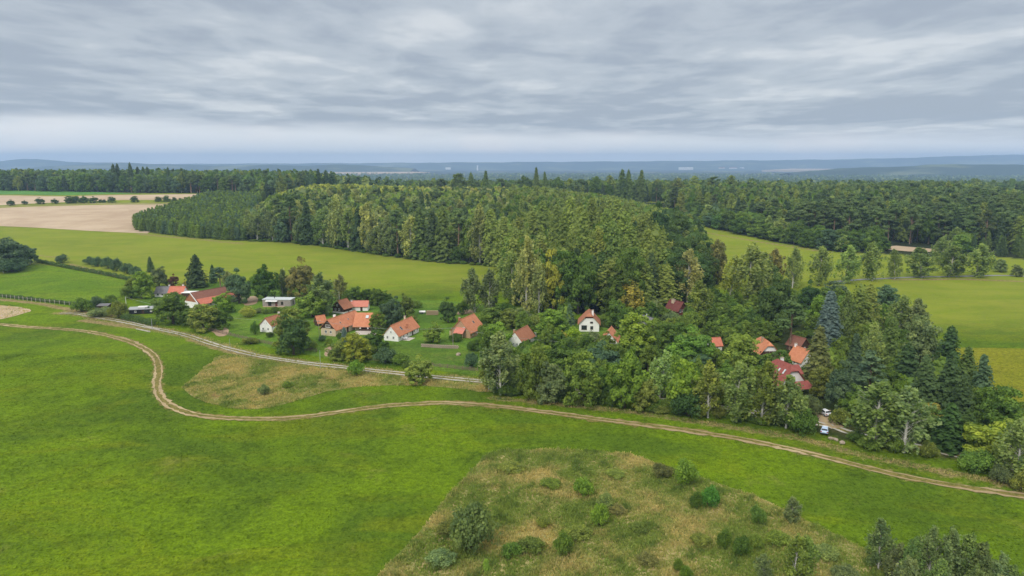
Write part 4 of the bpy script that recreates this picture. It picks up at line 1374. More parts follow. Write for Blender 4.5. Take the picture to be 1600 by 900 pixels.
def f_right(x, y, z, px, e):
    if inpoly(np.array([x]), np.array([y]), CLEAR_R)[0]:
        return None
    if e < 26 and y < 680:
        if px > 1510:
            k, c = pick((.7, 'spruce', 'sprucel'), (.3, 'spruce', 'spruce'))
            return (U(9, 15), U(4.5, 6.5), k, c) + lab(k, c, 'on right young slope')
        k, c = pick((.42, 'broad', 'deep'), (.22, 'broad', 'bluegreen'), (.16, 'broad', 'green'), (.2, 'birch', 'willow'))
        hh, zn = U(10, 17), 'fronting right wood'
    elif px < 1250:
        k, c = pick((.32, 'larch', 'larch'), (.26, 'pine', 'pine'), (.16, 'spruce', 'spruce'), (.16, 'broad', 'deep'), (.1, 'birch', 'olive'))
        hh, zn = U(19, 27), 'in right wood'
    else:
        k, c = pick((.62, 'pine', 'pine'), (.14, 'spruce', 'spruce'), (.14, 'larch', 'larch'), (.1, 'broad', 'deep'))
        hh, zn = U(23, 30), 'in tall right stand'
    ww = dict(broad=U(12, 17), birch=U(10, 14), spruce=U(8.5, 11), larch=U(11, 14), pine=U(11, 15))[k]
    return (hh, ww, k, c) + lab(k, c, zn)


fill(WOOD_R, 10.5, capped(f_right, PROF_R), 4)


def f_left(x, y, z, px, e):
    k, c = pick((.34, 'broad', 'deep'), (.18, 'broad', 'bluegreen'), (.16, 'birch', 'olive'), (.20, 'pine', 'pine'), (.12, 'spruce', 'spruce'))
    ww = dict(broad=U(13, 18), birch=U(11, 14), spruce=U(9, 12), pine=U(12, 15))[k]
    return (U(17, 27), ww, k, c) + lab(k, c, 'in far left wood')


fill(WOOD_L, 10.5, f_left, 4)


WOOD_B = [np.array(q) for q in [(-120, 865), (216, 865), (300, 1010), (260, 1080), (-170, 1080)]]


def f_back(x, y, z, px, e):
    k, c = pick((.4, 'pine', 'pine'), (.22, 'spruce', 'spruce'), (.2, 'broad', 'deep'), (.18, 'larch', 'larch'))
    ww = dict(broad=U(10, 13), spruce=U(7, 9), pine=U(9, 12), larch=U(8, 11))[k]
    return (U(18, 26), ww, k, c) + lab(k, c, 'behind the central wood')


fill(WOOD_B, 10, capped(f_back, [(600, 277), (700, 275), (745, 272), (800, 277), (845, 271), (900, 275), (990, 271), (1030, 277), (1100, 277)]), 4)


def f_plant(x, y, z, px, e):
    c = pick((.45, 'sprucel'), (.35, 'green'), (.2, 'bluegreen'))[0]
    zn = 'in plantation front row' if e < 8 and y < 640 else 'on plantation top'
    return (U(9.8, 11.2), U(5.4, 6.8), 'yspruce', c) + lab('yspruce', c, zn)


fill(PLANT, 4.3, f_plant, 3)


def f_ham(x, y, z, px, e):
    # undergrowth and small trees filling the gaps of the overgrown right half of the hamlet
    k, c = pick((.34, 'bush', 'deep'), (.24, 'bush', 'green'), (.22, 'broad', 'deep'), (.20, 'broad', 'green'))
    if k == 'bush':
        hh, ww = U(2.2, 4), U(4, 6)
    elif k == 'broad':
        hh, ww = U(6, 9), U(5, 7)
    else:
        hh, ww = U(7, 9), U(4, 5.5)
    return (hh, ww, k, c) + lab(k, c, 'in overgrown gardens')


NOFILL = [(P(*q)[0], P(*q)[1], r) for q, r in [((920, 512), 12), ((922, 524), 9), ((912, 521), 8), ((930, 522), 8), ((1060, 490), 9), ((1203, 563), 9), ((1240, 608), 10), ((1254, 560), 8), ((818, 540), 9), ((955, 540), 8), ((1118, 545), 6), ((1118, 556), 6), ((1112, 568), 5), ((1020, 510), 7),
                                               ((1286, 650), 6), ((1297, 662), 5), ((1289, 674), 6), ((1235, 550), 6), ((1252, 540), 8), ((1310, 672), 5), ((1335, 680), 5), ((925, 528), 8), ((815, 552), 6), ((1060, 497), 8), ((1205, 572), 6), ((1232, 620), 9), ((1250, 622), 9), ((955, 550), 6)]]


def f_ham2(x, y, z, px, e):
    for a, b, r in NOFILL:
        if math.hypot(x - a, y - b) < r:
            return None
    if dline(np.array([x]), np.array([y]), LANE)[0] < 4.5 and px > 1255:
        return None
    return f_ham(x, y, z, px, e)


fill([p for p in HAMLET], 6.2, f_ham2, 3.2)


def f_thick(x, y, z, px, e):
    if 1272 < px < 1318:
        return None
    k, c = pick((.45, 'bush', 'deep'), (.30, 'bush', 'green'), (.25, 'bush', 'olive'))
    return (U(2.0, 4.2), U(3.5, 6), k, c) + lab(k, c, 'in front garden thicket')


fill(px_([(772, 606), (860, 617), (1000, 632), (1130, 646), (1262, 664), (1262, 671), (1130, 657), (1000, 642), (860, 628), (772, 617)]), 3.4, f_thick, .5)
fill(px_([(1330, 688), (1400, 703), (1455, 711), (1455, 716), (1400, 710), (1330, 696)]), 3.4, f_thick, .5)


def f_edge(x, y, z, px, e):
    k, c = pick((.6, 'bush', 'deep'), (.4, 'bush', 'green'))
    return (U(1.5, 3), U(3, 5), k, c) + lab(k, c, 'in central wood fringe')


fr = [P(*q)[:2] for q in [(385, 377), (440, 379), (500, 385), (560, 394), (640, 406), (700, 412), (778, 417)]]
fill(fr + [p + np.array([0, 5.]) for p in fr[::-1]], 4.2, f_edge, 1)

# what shows: nearest first, silhouettes against a coarse mask
order = sorted(range(len(TREES)), key=lambda i: TREES[i][1])
vis = np.zeros(len(TREES))
yy, xx = np.mgrid[0:225, 0:400]
for i in order:
    x, y, z, hh, ww, kind = TREES[i][:6]
    bx, by, dep = proj(x, y, z)
    tx, ty, _d = proj(x, y, z + hh)
    wpx = ww * F / dep / 4 * .5
    cxp, cyp, hy = bx / 4, (by + ty) / 8, max(.4, (by - ty) / 8)
    x0, x1 = int(max(0, cxp - wpx - 1)), int(min(400, cxp + wpx + 2))
    y0, y1 = int(max(0, cyp - hy - 1)), int(min(225, cyp + hy + 2))
    if x1 <= x0 or y1 <= y0:
        continue
    sub = ((xx[y0:y1, x0:x1] - cxp) / max(wpx, .5)) ** 2 + ((yy[y0:y1, x0:x1] - cyp) / hy) ** 2 <= 1
    s = OCC[y0:y1, x0:x1]
    new = sub & ~s
    vis[i] = new.sum()
    OCC[y0:y1, x0:x1] |= sub & (rng.uniform(size=sub.shape) < .93)
LIM = dict(broad=300, birch=300, spruce=300, larch=300, pine=300, yspruce=300, bush=300, bluespruce=9)
chosen = set()
for kind in LIM:
    ids = [i for i in range(len(TREES)) if TREES[i][5] == kind]
    forced = [i for i in ids if TREES[i][9]]
    rest = sorted([i for i in ids if not TREES[i][9] and vis[i] >= 2], key=lambda i: -vis[i])
    chosen.update(forced)
    chosen.update(rest[:max(0, LIM[kind] - len(forced))])
LM = [(25, 'the dark paddock-fence tree'), (120, 'the paddock hedge'), (222, 'the paddock-corner tree'), (308, 'the large dark spruce'), (372, 'the bluish dark tree'), (416, 'the dark conical tree'), (440, 'the flat-roofed cabin'),
      (468, 'the brown-green oval tree'), (505, 'the cream gable'), (555, 'the big orange roof'), (630, 'the long white cottage'), (700, 'the egg-shaped tree'), (752, 'the two grey-green birches'), (818, 'the weathered-roof cottage'),
      (865, 'the yellow-green tall tree'), (920, 'the white tall house'), (984, 'the golden birch'), (1055, 'the maroon-roofed cabin'), (1120, 'the small hut roof'), (1168, 'the wide olive birch'), (1212, 'the half-hipped orange roof'),
      (1250, 'the dark red roof'), (1292, 'the silver-blue spruce'), (1340, 'the olive larches'), (1398, 'the slim road-row birch'), (1440, 'the sixth road-row birch'), (1484, 'the seventh road-row birch'), (1525, 'the last road-row birch'), (1590, 'the lone far-right tree')]
names = {}
for i in chosen:
    t = TREES[i]
    if not t[9]:
        bx = proj(t[0], t[1], t[2])[0]
        lm = min(LM, key=lambda q: abs(q[0] - bx))[1]
        l = t[7]
        names.setdefault('%s %s %s' % (l, 'near' if 'gardens' in l else 'above', lm.replace('the ', '')), []).append((bx, i))
for l, q in names.items():
    parts_ = [('', q)]
    if len(q) > 9:
        d = sorted(q, key=lambda k: TREES[k[1]][1])
        h_ = len(d) // 2
        parts_ = [('nearer ', d[:h_]), ('farther ', d[h_:])]
    for pre, g in parts_:
        g = sorted(g)
        for k, (bx, i) in enumerate(g):
            e = '' if len(g) == 1 else ', leftmost' if k == 0 else ', rightmost' if k == len(g) - 1 else ', %s from left' % (ORD[k] if k < len(ORD) else 'farther')
            TREES[i] = TREES[i][:7] + (pre + l + e,) + TREES[i][8:]
for i in sorted(chosen, key=lambda i: TREES[i][1]):
    t = TREES[i]
    dep = proj(*t[:3])[2]
    place(t, parts=t[3] * F / dep > 30 and t[9])

# everything else of the woods: one mass of real trees, each a trunk-less crown of leaf clumps
def mass(name, rows, npt, label, leaf):
    """rows: (x,y,z,H,W,kind,colour)"""
    Vs, Qs, ts, cc = [], [], [], []
    groups = {}
    for r in rows:
        groups.setdefault('c' if r[5] in ('spruce', 'yspruce', 'larch', 'bluespruce') else 'p' if r[5] == 'pine' else 'b', []).append(r)
    b = 0
    for g, rs in groups.items():
        a = np.array([(r[0], r[1], r[2], r[3], r[4]) for r in rs])
        cl = np.array([r[6][:3] for r in rs])
        n = len(a)
        u = rng.uniform(0, 1, (n, npt))
        th = rng.uniform(0, 6.283, (n, npt))
        if g == 'c':
            hgt = u ** .8
            rad = (1 - hgt) ** .8 * .5 + .03
            zz = .05 + .95 * hgt
            nz = .7
        elif g == 'p':
            hgt = u
            rad = .5 * np.sqrt(np.clip(1 - (2 * hgt - .7) ** 2 / 1.7, .05, 1)) * rng.uniform(.6, 1, (n, npt))
            zz = .48 + .52 * hgt
            nz = .9
        else:
            hgt = u
            rad = .5 * np.sqrt(np.clip(1 - (2 * hgt - 1) ** 2, .03, 1)) * rng.uniform(.7, 1.05, (n, npt))
            zz = .12 + .86 * hgt
            nz = .5
        rad = rad * rng.uniform(.75, 1.1, (n, npt))
        x = a[:, 0, None] + rad * a[:, 4, None] * np.cos(th)
        y = a[:, 1, None] + rad * a[:, 4, None] * np.sin(th)
        z = a[:, 2, None] + zz * a[:, 3, None]
        c = np.stack([x, y, z], -1).reshape(-1, 3)
        nn = np.stack([np.cos(th), np.sin(th), nz + 0 * th], -1).reshape(-1, 3) + rng.normal(size=(n * npt, 3)) * .35
        V, Q = leaf_quads(c, nrm(nn), np.repeat(a[:, 4], npt) * leaf * rng.uniform(.7, 1.2, n * npt))
        Vs.append(V)
        Qs.append(Q + b)
        b += len(V)
        ts.append(np.clip(.42 + .14 * rng.normal(size=n * npt) + np.repeat(.08 * rng.normal(size=n), npt), 0, 1))
        cc.append(np.repeat(cl * (1 + .12 * rng.normal(size=(n, 1))), npt, 0))
    me = mesh_np(name, np.vstack(Vs), np.vstack(Qs), [M_leafs], fattr={'tint': np.concatenate(ts), 'tcol': np.vstack(cc).clip(.005, 1)})
    return tag(link(name, me), label, kind='stuff')


mass('woods', [t[:7] for i, t in enumerate(TREES) if i not in chosen and t[5] != 'bush'], 74, 'depths of the woods behind their front trees', .155)

# woods of the low country beyond the crest
rows = []
for (y0, y1, n) in ((1060, 1500, 5200), (1500, 2300, 8500), (2300, 3600, 9500), (3600, 6500, 9000)):
    y = rng.uniform(y0, y1, n)
    x = rng.uniform(-1, 1, n) * y * .84
    f = np.sin(x / 310 + 1.3 * np.sin(y / 900)) * np.sin(y / 520 + x / 1500) + .5 * np.sin(x / 140 + y / 260)
    ok = (f < .9) | (y < 2200)
    x, y = x[ok], y[ok]
    z = tz(x, y)
    for a, b, c in zip(x, y, z):
        k = ('pine', 'spruce', 'broad')[rng.choice(3, p=[.5, .3, .2])]
        s = 1 + .5 * (b > 2300) + .5 * (b > 3600)
        rows.append((a, b, c, U(18, 27), U(9, 13) * s, k, COL[('pine', 'spruce', 'dark')[rng.integers(3)]] if U() < .85 else COL['larch']))
mass('far_woods', rows, 13, 'dark woods of the low country to the horizon', .34)
print('TREES', len(TREES), 'chosen', len(chosen))
from collections import Counter
print(Counter(TREES[i][5] for i in chosen), Counter(t[5] for t in TREES))


# ------------------------------------------------------------------ far hills
M_hill, nt = mat('far_hill_cover')
g = nt.n('ShaderNodeNewGeometry').outputs['Position']
f = nt.noise(nt.scalev(g, (.0012, .0025, .006)), 1.0, 5, .6)
principled(nt, nt.mix(nt.ramp(f, .52, .62), (.03, .05, .03), (.12, .14, .07)), .95, .05)


def hill(line, y, depth, label, foot=-90):
    L = np.array(line, float)
    pxs = np.arange(L[0, 0], L[-1, 0], 4.)
    pys = np.interp(pxs, L[:, 0], L[:, 1]) + .25 * np.sin(pxs / 17) + .2 * np.sin(pxs / 7.3 + 1)
    a = (450 - pys) / F
    zt = H + y * (a * cs - sn) / (cs + a * sn)
    rowsv = []
    for dy, k in ((-1, 0), (-.75, .12), (-.5, .45), (-.25, .85), (0, 1), (.4, .6), (1, 0)):
        yy_ = y + dy * depth
        zz = foot + (zt - foot) * k
        dep = y * cs - (zt - H) * sn
        rowsv.append(np.stack([(pxs - 800) / F * dep, np.full_like(pxs, yy_) + 0.05 * depth * np.sin(pxs / 23), zz], -1))
    V = np.vstack(rowsv)
    n = len(pxs)
    i = np.arange(n - 1)
    Q = np.vstack([np.stack([r * n + i, r * n + i + 1, (r + 1) * n + i + 1, (r + 1) * n + i], -1) for r in range(len(rowsv) - 1)])
    tag(link('hills', mesh_np('hills', V, Q, [M_hill], smooth_=True)), label, kind='structure')


hill([(-160, 258), (-60, 255), (0, 252), (12, 250), (30, 248.3), (55, 248.3), (70, 250), (95, 251), (110, 253), (170, 254), (230, 255.5), (320, 259)], 10500, 1100, 'flat-topped far hill at left horizon')
hill([(60, 261), (110, 258), (170, 255.5), (186, 253.8), (230, 255.8), (330, 258.5), (420, 258), (450, 260), (480, 262)], 8000, 900, 'low blue hills left of centre')
hill([(380, 261), (420, 257), (440, 258), (480, 259), (530, 257), (560, 257.5), (600, 261), (650, 263)], 7600, 900, 'low wooded hill below the pale gap in clouds')
hill([(-220, 257), (300, 256), (600, 254.5), (820, 253), (1000, 252), (1200, 250.2), (1300, 249.2), (1400, 247), (1470, 244.8), (1530, 242.7), (1600, 241.5), (1820, 241)], 12500, 1500, 'long blue ridge along the horizon, highest at right')
hill([(1230, 270), (1310, 263), (1400, 260.5), (1450, 257.5), (1500, 256.5), (1600, 257.5), (1820, 256)], 5600, 700, 'dark wooded ridge before the horizon at right')

# pale fields and halls far away in the plain
for q, lb in (([(505, 273.5), (600, 270.5), (672, 273), (640, 275), (540, 276.5)], 'pale far field strip left of centre'), ([(1190, 268.5), (1240, 265.5), (1310, 266), (1300, 269)], 'pale far field strip right of centre'),
              ([(1525, 274), (1560, 272.5), (1640, 273), (1620, 276)], 'pale far field strip at right'), ([(225, 267), (290, 265), (330, 267), (260, 270)], 'pale far field glimpsed over left wood')):
    po = [P(*k)[:2] for k in q]
    pl = np.array(po)
    V = np.c_[pl, np.full(len(pl), np.max(tz(pl[:, 0], pl[:, 1])) + 22)]
    V = np.vstack([V, V - [0, 0, 60]])
    n = len(po)
    mb = MB().add(V, [tuple(range(n))] + [((i + 1) % n, i, n + i, n + (i + 1) % n) for i in range(n)])
    tag(mb.build('field', [M_soil]), lb, kind='structure')
M_white = pmat('white_plaster', (.84, .82, .79), var=.07, scale=.8, streak=(3, 3, .3))
M_redfar = pmat('far_red_roof', (.38, .14, .09))
for i, (x, wpx, c) in enumerate([(1072, 22, 'w'), (1128, 9, 'r'), (1146, 11, 'r'), (1160, 6, 'w'), (746, 2, 'c'), (700, 8, 'w')]):
    p = P(x, 265.5 if c != 'c' else 266.5)
    m = mpp(p)
    mb = MB()
    hh = 1.1 * m if c != 'c' else 6 * m
    w2 = wpx * m / 2
    mb.box(-w2, w2, 0, 40, -21, hh, 0)
    if c != 'c':
        mb.slab([(-w2 - 2, -3, hh), (w2 + 2, -3, hh), (w2 + 2, 20, hh + .8 * m), (-w2 - 2, 20, hh + .8 * m), (w2 + 2, 43, hh), (-w2 - 2, 43, hh)], [(0, 1, 2, 3), (3, 2, 4, 5)], 1.0, 1)
    o = mb.build('far_building' if c != 'c' else 'far_chimney', [M_white, M_white if c == 'w' else M_redfar], None, (p[0], p[1], p[2] + 20))
    tag(o, ['long white hall far out in the wooded plain', 'red-roofed far building left of its neighbour', 'wider red-roofed far building in distant village', 'small white building at right end of distant village', 'thin white chimney on the far plain left of centre', 'small white hall left of the far chimney'][i], 'building')

# ------------------------------------------------------------------ houses
def roof_mat(name, c, c2, moss=0.0):
    m, nt = mat(name)
    g = nt.n('ShaderNodeTexCoord').outputs['Object']
    a = nt.noise(g, .9, 5, .65)
    b = nt.noise(nt.scalev(g, (1, .6, .6)), 6.0, 3, .7)
    f = nt.math('ADD', nt.math('MULTIPLY', a, .5), nt.math('MULTIPLY', b, .5))
    cc = nt.mix(nt.ramp(f, .36, .64), c, c2)
    if moss:
        cc = nt.mix(nt.math('MULTIPLY', nt.ramp(a, .5, .7), moss), cc, (.10, .085, .045))
    principled(nt, cc, .8, .25, b, .4, .04)
    return m


M_or = roof_mat('orange_tiles', (.43, .155, .075), (.56, .235, .125))
M_pink = roof_mat('pinkish_tiles', (.48, .16, .11), (.56, .22, .16))
M_redo = roof_mat('red_orange_tiles', (.45, .13, .08), (.54, .19, .12))
M_brown = roof_mat('brown_tiles', (.19, .075, .05), (.27, .12, .085), .3)
M_brown2 = roof_mat('weathered_tiles', (.30, .115, .06), (.42, .18, .10), .3)
M_red = roof_mat('dark_red_tiles', (.22, .055, .045), (.31, .095, .075))
M_maroon = roof_mat('maroon_sheets', (.12, .035, .03), (.18, .055, .045))
M_greyr = roof_mat('grey_roofing', (.13, .125, .13), (.20, .195, .20))
M_cream = pmat('cream_plaster', (.62, .50, .36), var=.08, scale=.8, streak=(3, 3, .3))
M_woodd = pmat('dark_timber', (.075, .042, .028), var=.3, scale=2, streak=(6, 6, .5))
M_woodr = pmat('red_brown_timber', (.20, .055, .035), var=.25, scale=2, streak=(6, 6, .5))
M_woodg = pmat('grey_boarding', (.33, .29, .27), var=.14, scale=2, streak=(8, 8, .2))
M_woodt = pmat('pale_timber', (.42, .31, .20), var=.2, scale=3)
M_brick = pmat('tan_brick', (.46, .30, .18), var=.22, scale=4)
M_stone = pmat('garden_stone', (.36, .29, .22), var=.35, scale=2.2)
M_frame = pmat('white_frame', (.75, .74, .72), var=.05)
M_framed = pmat('dark_frame', (.06, .04, .035), var=.1)
M_black = pmat('black_board', (.02, .02, .022), var=.2)
M_grey = pmat('grey_metal', (.34, .35, .36), rough=.5, var=.1, metal=.0)
M_silver = pmat('pale_sheet_metal', (.58, .62, .63), rough=.45, var=.1)
m_, nt = mat('window_glass')
principled(nt, (.02, .025, .03), .08, .6)
M_glass = m_
M_pave = pmat('pale_paving', (.48, .43, .38), var=.15, scale=2)


class House:
    def __init__(s, name, label, B, ang, L, W, he, wm, cat='house', z=None, group=None):
        b = P(*B)
        a = R(ang)
        d, n = np.array([math.cos(a), math.sin(a)]), np.array([-math.sin(a), math.cos(a)])
        c = b[:2] + d * L / 2 + n * W / 2
        s.L, s.W, s.he = L, W, he
        s.z = float(tz(c[0], c[1])) if z is None else z
        s.root = link(name, None, None, (c[0], c[1], s.z), a)
        tag(s.root, label, cat, group)
        s.wm = wm

    def walls(s, hr=None, mats=None, hipf=0.0, base=-.6):
        """gabled shell; hr ridge height; hipf part of the gable clipped by a half hip"""
        L, W, he = s.L / 2, s.W / 2, s.he
        s.hr = hr
        m = MB()
        if hr is None:
            m.box(-L, L, -W, W, base, he)
        else:
            top = hr - .18
            k = 1 - hipf
            zc, yc = he + (top - he) * k, W * (1 - k)
            if hipf:
                prof = [(-W, base), (W, base), (W, he), (yc, zc), (-yc, zc), (-W, he)]
            else:
                prof = [(-W, base), (W, base), (W, he), (0, top), (-W, he)]
            n = len(prof)
            vs = [(-L, y, z) for y, z in prof] + [(L, y, z) for y, z in prof]
            fs = [tuple(reversed(range(n))), tuple(range(n, 2 * n))] + [(i, (i + 1) % n, n + (i + 1) % n, n + i) for i in range(n)]
            m.add(vs, fs)
        s.wall = m.build('wall', [s.wm], s.root)
        return s

    def roof(s, rm, ov=.4, gv=.35, hip=0.0, th=.16, back=True):
        L, W = s.L / 2, s.W / 2
        sl = (s.hr - s.he) / W
        ze = s.he - ov * sl + .06
        zr = s.hr + .06
        L2, W2 = L + gv, W + ov
        m = MB()
        if hip:
            zh = s.he + (s.hr - s.he) * (1 - hip) + .06
            yh = W * hip
            ins = W * hip * 1.0
            v = [(-L2, -W2, ze), (L2, -W2, ze), (L2, -yh, zh), (L - ins, 0, zr), (-L + ins, 0, zr), (-L2, -yh, zh), (L2, yh, zh), (L2, W2, ze), (-L2, W2, ze), (-L2, yh, zh)]
            m.slab(v, [(0, 1, 2, 3, 4, 5), (4, 3, 6, 7, 8, 9), (5, 4, 9), (2, 6, 3)], th)
        else:
            v = [(-L2, -W2, ze), (L2, -W2, ze), (L2, 0, zr), (-L2, 0, zr), (L2, W2, ze), (-L2, W2, ze)]
            m.slab(v, [(0, 1, 2, 3), (3, 2, 4, 5)], th)
        s.rf = m.build('roof', [rm], s.root)
        if not hip:
            link('ridge_cap', MB().tube([(-L2, 0, zr + .02), (L2, 0, zr + .02)], [.13, .13], 6).mesh('ridge_cap', [rm]), s.rf)
        return s

    def chimney(s, x, y, w=.7, top=1.0, m=None, cap=None):
        zb = s.hr - abs(y) / (s.W / 2) * (s.hr - s.he) - .5
        o = MB().box(x - w / 2, x + w / 2, y - w / 2, y + w / 2, zb, s.hr + top).build('chimney', [m or M_white], s.rf)
        MB().box(x - w / 2 - .08, x + w / 2 + .08, y - w / 2 - .08, y + w / 2 + .08, s.hr + top, s.hr + top + .12).build('chimney_cap', [cap or M_stone], s.rf)
        return s

    def skylight(s, x, f=.5, w=.8, l=1.2, side=-1, m=None):
        W = s.W / 2
        sl = math.atan2(s.hr - s.he, W)
        y = side * W * (1 - f)
        z = s.he + (s.hr - s.he) * f + .1
        o = MB().box(-w / 2, w / 2, -l / 2, l / 2, -.05, .10).build('skylight', [M_grey], s.rf, (x, y, z))
        o.rotation_euler = (sl * (1 if side < 0 else -1), 0, 0)
        MB().box(-w / 2 + .08, w / 2 - .08, -l / 2 + .08, l / 2 - .08, .10, .115).build('pane', [M_glass if m is None else m], o)
        return s

    def _pt(s, face, u, out, z, depth=None):
        L, W = s.L / 2, s.W / 2
        return {'f': (-L - out, -u, z), 'r': (u, -W - out, z), 'b': (L + out, u, z), 'l': (-u, W + out, z)}[face]

    def _box(s, m, face, u0, u1, o0, o1, z0, z1, mi=0):
        a, b = s._pt(face, u0, o0, z0), s._pt(face, u1, o1, z1)
        return m.box(min(a[0], b[0]), max(a[0], b[0]), min(a[1], b[1]), max(a[1], b[1]), z0, z1, mi)

    def win(s, face, u, z, w, h, fm=None, name='window', mull=1, sill=True):
        fm = fm or M_frame
        t = .11
        m = MB()
        s._box(m, face, u - w / 2, u - w / 2 + t, -.02, .07, z, z + h)
        s._box(m, face, u + w / 2 - t, u + w / 2, -.02, .07, z, z + h)
        s._box(m, face, u - w / 2 + t, u + w / 2 - t, -.02, .068, z + h - t, z + h)
        s._box(m, face, u - w / 2 + t, u + w / 2 - t, -.02, .068, z, z + t)
        for k in range(mull):
            c = u - w / 2 + w * (k + 1) / (mull + 1)
            s._box(m, face, c - .035, c + .035, -.02, .06, z + t, z + h - t)
        if sill and name == 'window':
            s._box(m, face, u - w / 2 - .06, u + w / 2 + .06, -.02, .14, z - .07, z - .002)
        o = m.build(name, [fm], s.root)
        p = MB()
        s._box(p, face, u - w / 2 + t, u + w / 2 - t, -.02, .025, z + t, z + h - t)
        p.build('pane', [M_glass], o)
        return s

    def door(s, face, u, w=1.0, h=2.05, m=None):
        d = MB()
        s._box(d, face, u - w / 2, u + w / 2, -.02, .05, 0, h)
        o = d.build('door', [m or M_woodd], s.root)
        k = MB()
        s._box(k, face, u + w / 2 - .2, u + w / 2 - .12, .05, .12, 1.0, 1.08)
        k.build('handle', [M_grey], o)
        return s

    def gable(s, face, m, z0=None):
        """boarded triangle over a plastered storey"""
        W, he, top = s.W / 2, s.he if z0 is None else z0, s.hr - .2
        L = s.L / 2
        o = .04
        sg = -1 if face == 'f' else 1
        b = MB()
        yb = W if z0 is None else W * (top - z0) / (top - s.he)
        v = [(sg * L, -yb, he), (sg * L, yb, he), (sg * L, 0, top), (sg * (L + o), -yb, he), (sg * (L + o), yb, he), (sg * (L + o), 0, top)]
        b.add(v, [(0, 1, 2), (5, 4, 3), (0, 3, 4, 1), (1, 4, 5, 2), (2, 5, 3, 0)])
        b.build('gable', [m], s.root)
        return s

    def part(s, name, m, mb, parent=None):
        return mb.build(name, m if isinstance(m, list) else [m], parent or s.root)


def mm(B):
    return mpp(P(*B))


# white cottage with brown-red roof, left
h = House('cottage', 'white gabled cottage with brown-red roof half hidden by the dark tree', (425, 520), 70, 11, 5.6, 2.9, M_white)
h.walls(5.6).roof(M_brown2).chimney(3.2, .3, .8, .7)
for u, z, w_, hh in ((-1.3, .9, .8, .9), (1.1, .9, .8, .9), (-.6, 3.4, .5, .5), (.5, 3.4, .5, .5)):
    h.win('f', u, z, w_, hh)
h.win('r', -2.5, .9, .9, 1.0).win('r', 1, .9, .9, 1.0)

# big orange-roofed house: main wing with cream gable, and cross wing with terrace
h = House('house', 'big L-shaped house with orange roof, cream gable and dark timber', (525, 526), 68, 17.5, 6.8, 2.9, M_cream)
h.walls(6.3).roof(M_or, .55, .5).gable('f', M_woodd)
for u in (-1.1, 1.1):
    h.win('f', u, 1.0, 1.0, 1.1)
h.win('f', -.1, 3.3, 2.2, 1.0, mull=2)
h.win('r', -5.5, .9, 1.0, 1.2).win('r', -3.3, .9, 1.0, 1.2).door('r', -1.2, 1.1)
h.chimney(-2.5, 1.5, .8, .3, cap=M_white).skylight(-4, .38, .5, .7, m=M_glass).skylight(1.5, .45, .5, .7, m=M_glass)
hm = h
# cross wing, in the frame of the main house (runs to the right from its far end)
a = R(68)
wing = bpy.data.objects.new('wing', None)
col.objects.link(wing)
wing.parent = h.root
wl, wd, e, r_ = 9.2, 7.2, 2.9, 6.25
wing.location = (17.5 / 2 - wd / 2 + .6, -6.8 / 2 + .4, 0)
wing.rotation_euler = (0, 0, -a - R(2))
m = MB()
prof = [(-wd / 2, -.6), (wd / 2, -.6), (wd / 2, e), (0, r_ - .2), (-wd / 2, e)]
vs = [(0, y, z) for y, z in prof] + [(wl, y, z) for y, z in prof]
m.add(vs, [tuple(reversed(range(5))), tuple(range(5, 10))] + [(i, (i + 1) % 5, 5 + (i + 1) % 5, 5 + i) for i in range(5)])
m.build('wing_wall', [M_cream], wing)
sl = (r_ - e) / (wd / 2)
v = [(-.5, -wd / 2 - 1.6, e - 1.6 * sl * .75), (wl + .5, -wd / 2 - 1.6, e - 1.6 * sl * .75), (wl + .5, 0, r_ + .1), (-.5, 0, r_ + .1), (wl + .5, wd / 2 + .5, e - .5 * sl + .1), (-.5, wd / 2 + .5, e - .5 * sl + .1)]
MB().slab(v, [(0, 1, 2, 3), (3, 2, 4, 5)], .16).build('wing_roof', [M_or], wing)
for i in (0, 1):
    o = MB().box(-.55, .55, -.7, .7, -.05, .12).build('wing_skylight', [M_silver], wing, (4.6 + 2.3 * i, -1.7, r_ - 1.7 * .78 + .12))
    o.rotation_euler = (math.atan2(2.75, 3.6), 0, 0)
for i in range(3):
    MB().box(2.2 + 3.0 * i, 2.7 + 3.0 * i, -wd / 2 - 1.4, -wd / 2 - 1.0, -.4, 1.9).build('porch_column', [M_white], wing)
MB().box(1.9, wl, -wd / 2 - 1.45, -wd / 2 - 1.30, .25, .95).build('porch_railing', [M_woodd], wing)
MB().box(2.0, wl, -wd / 2 - .06, -wd / 2 - .01, .4, 2.2).build('porch_glazing', [M_woodd], wing)
o = MB().box(1.0, wl + .6, -wd / 2 - 7.5, -wd / 2 - 1.5, -.5, .22).build('terrace', [M_pave], wing)
# pink lower roof behind
h = House('annex', 'low annex with pinkish roof behind the big orange roof', (548, 486), 2, 7.5, 4.5, 2.3, M_white, 'house')
h.walls(4.2).roof(M_pink, .4, .3).chimney(-3.6, 0, .7, .3).win('f', 0, .9, .9, 1.0).door('r', 1.0)
# dark wooden house
h = House('wooden_house', 'dark timber house with weathered brown-orange roof above the big orange roof', (537, 490.5), 64, 5.8, 6.0, 2.7, M_woodd)
h.walls(5.6).roof(M_brown2, .7, .5)
h.part('plinth', M_white, MB().box(-3.05, 2.9, -3.05, 3.05, -.6, .75))
h.win('f', -1.4, 1.2, .9, 1.0).win('f', .6, 1.2, .9, 1.0).win('f', -.4, 3.2, .8, .8).door('r', .5)
h = House('shed', 'small shed with pointed orange tiled roof left of the big orange house', (497, 510), 40, 3.6, 3.4, 1.6, M_woodd, 'shed')
h.walls(3.9).roof(M_or, .4, .3).door('f', 0, .9, 1.6).win('r', 0, .6, .6, .7)
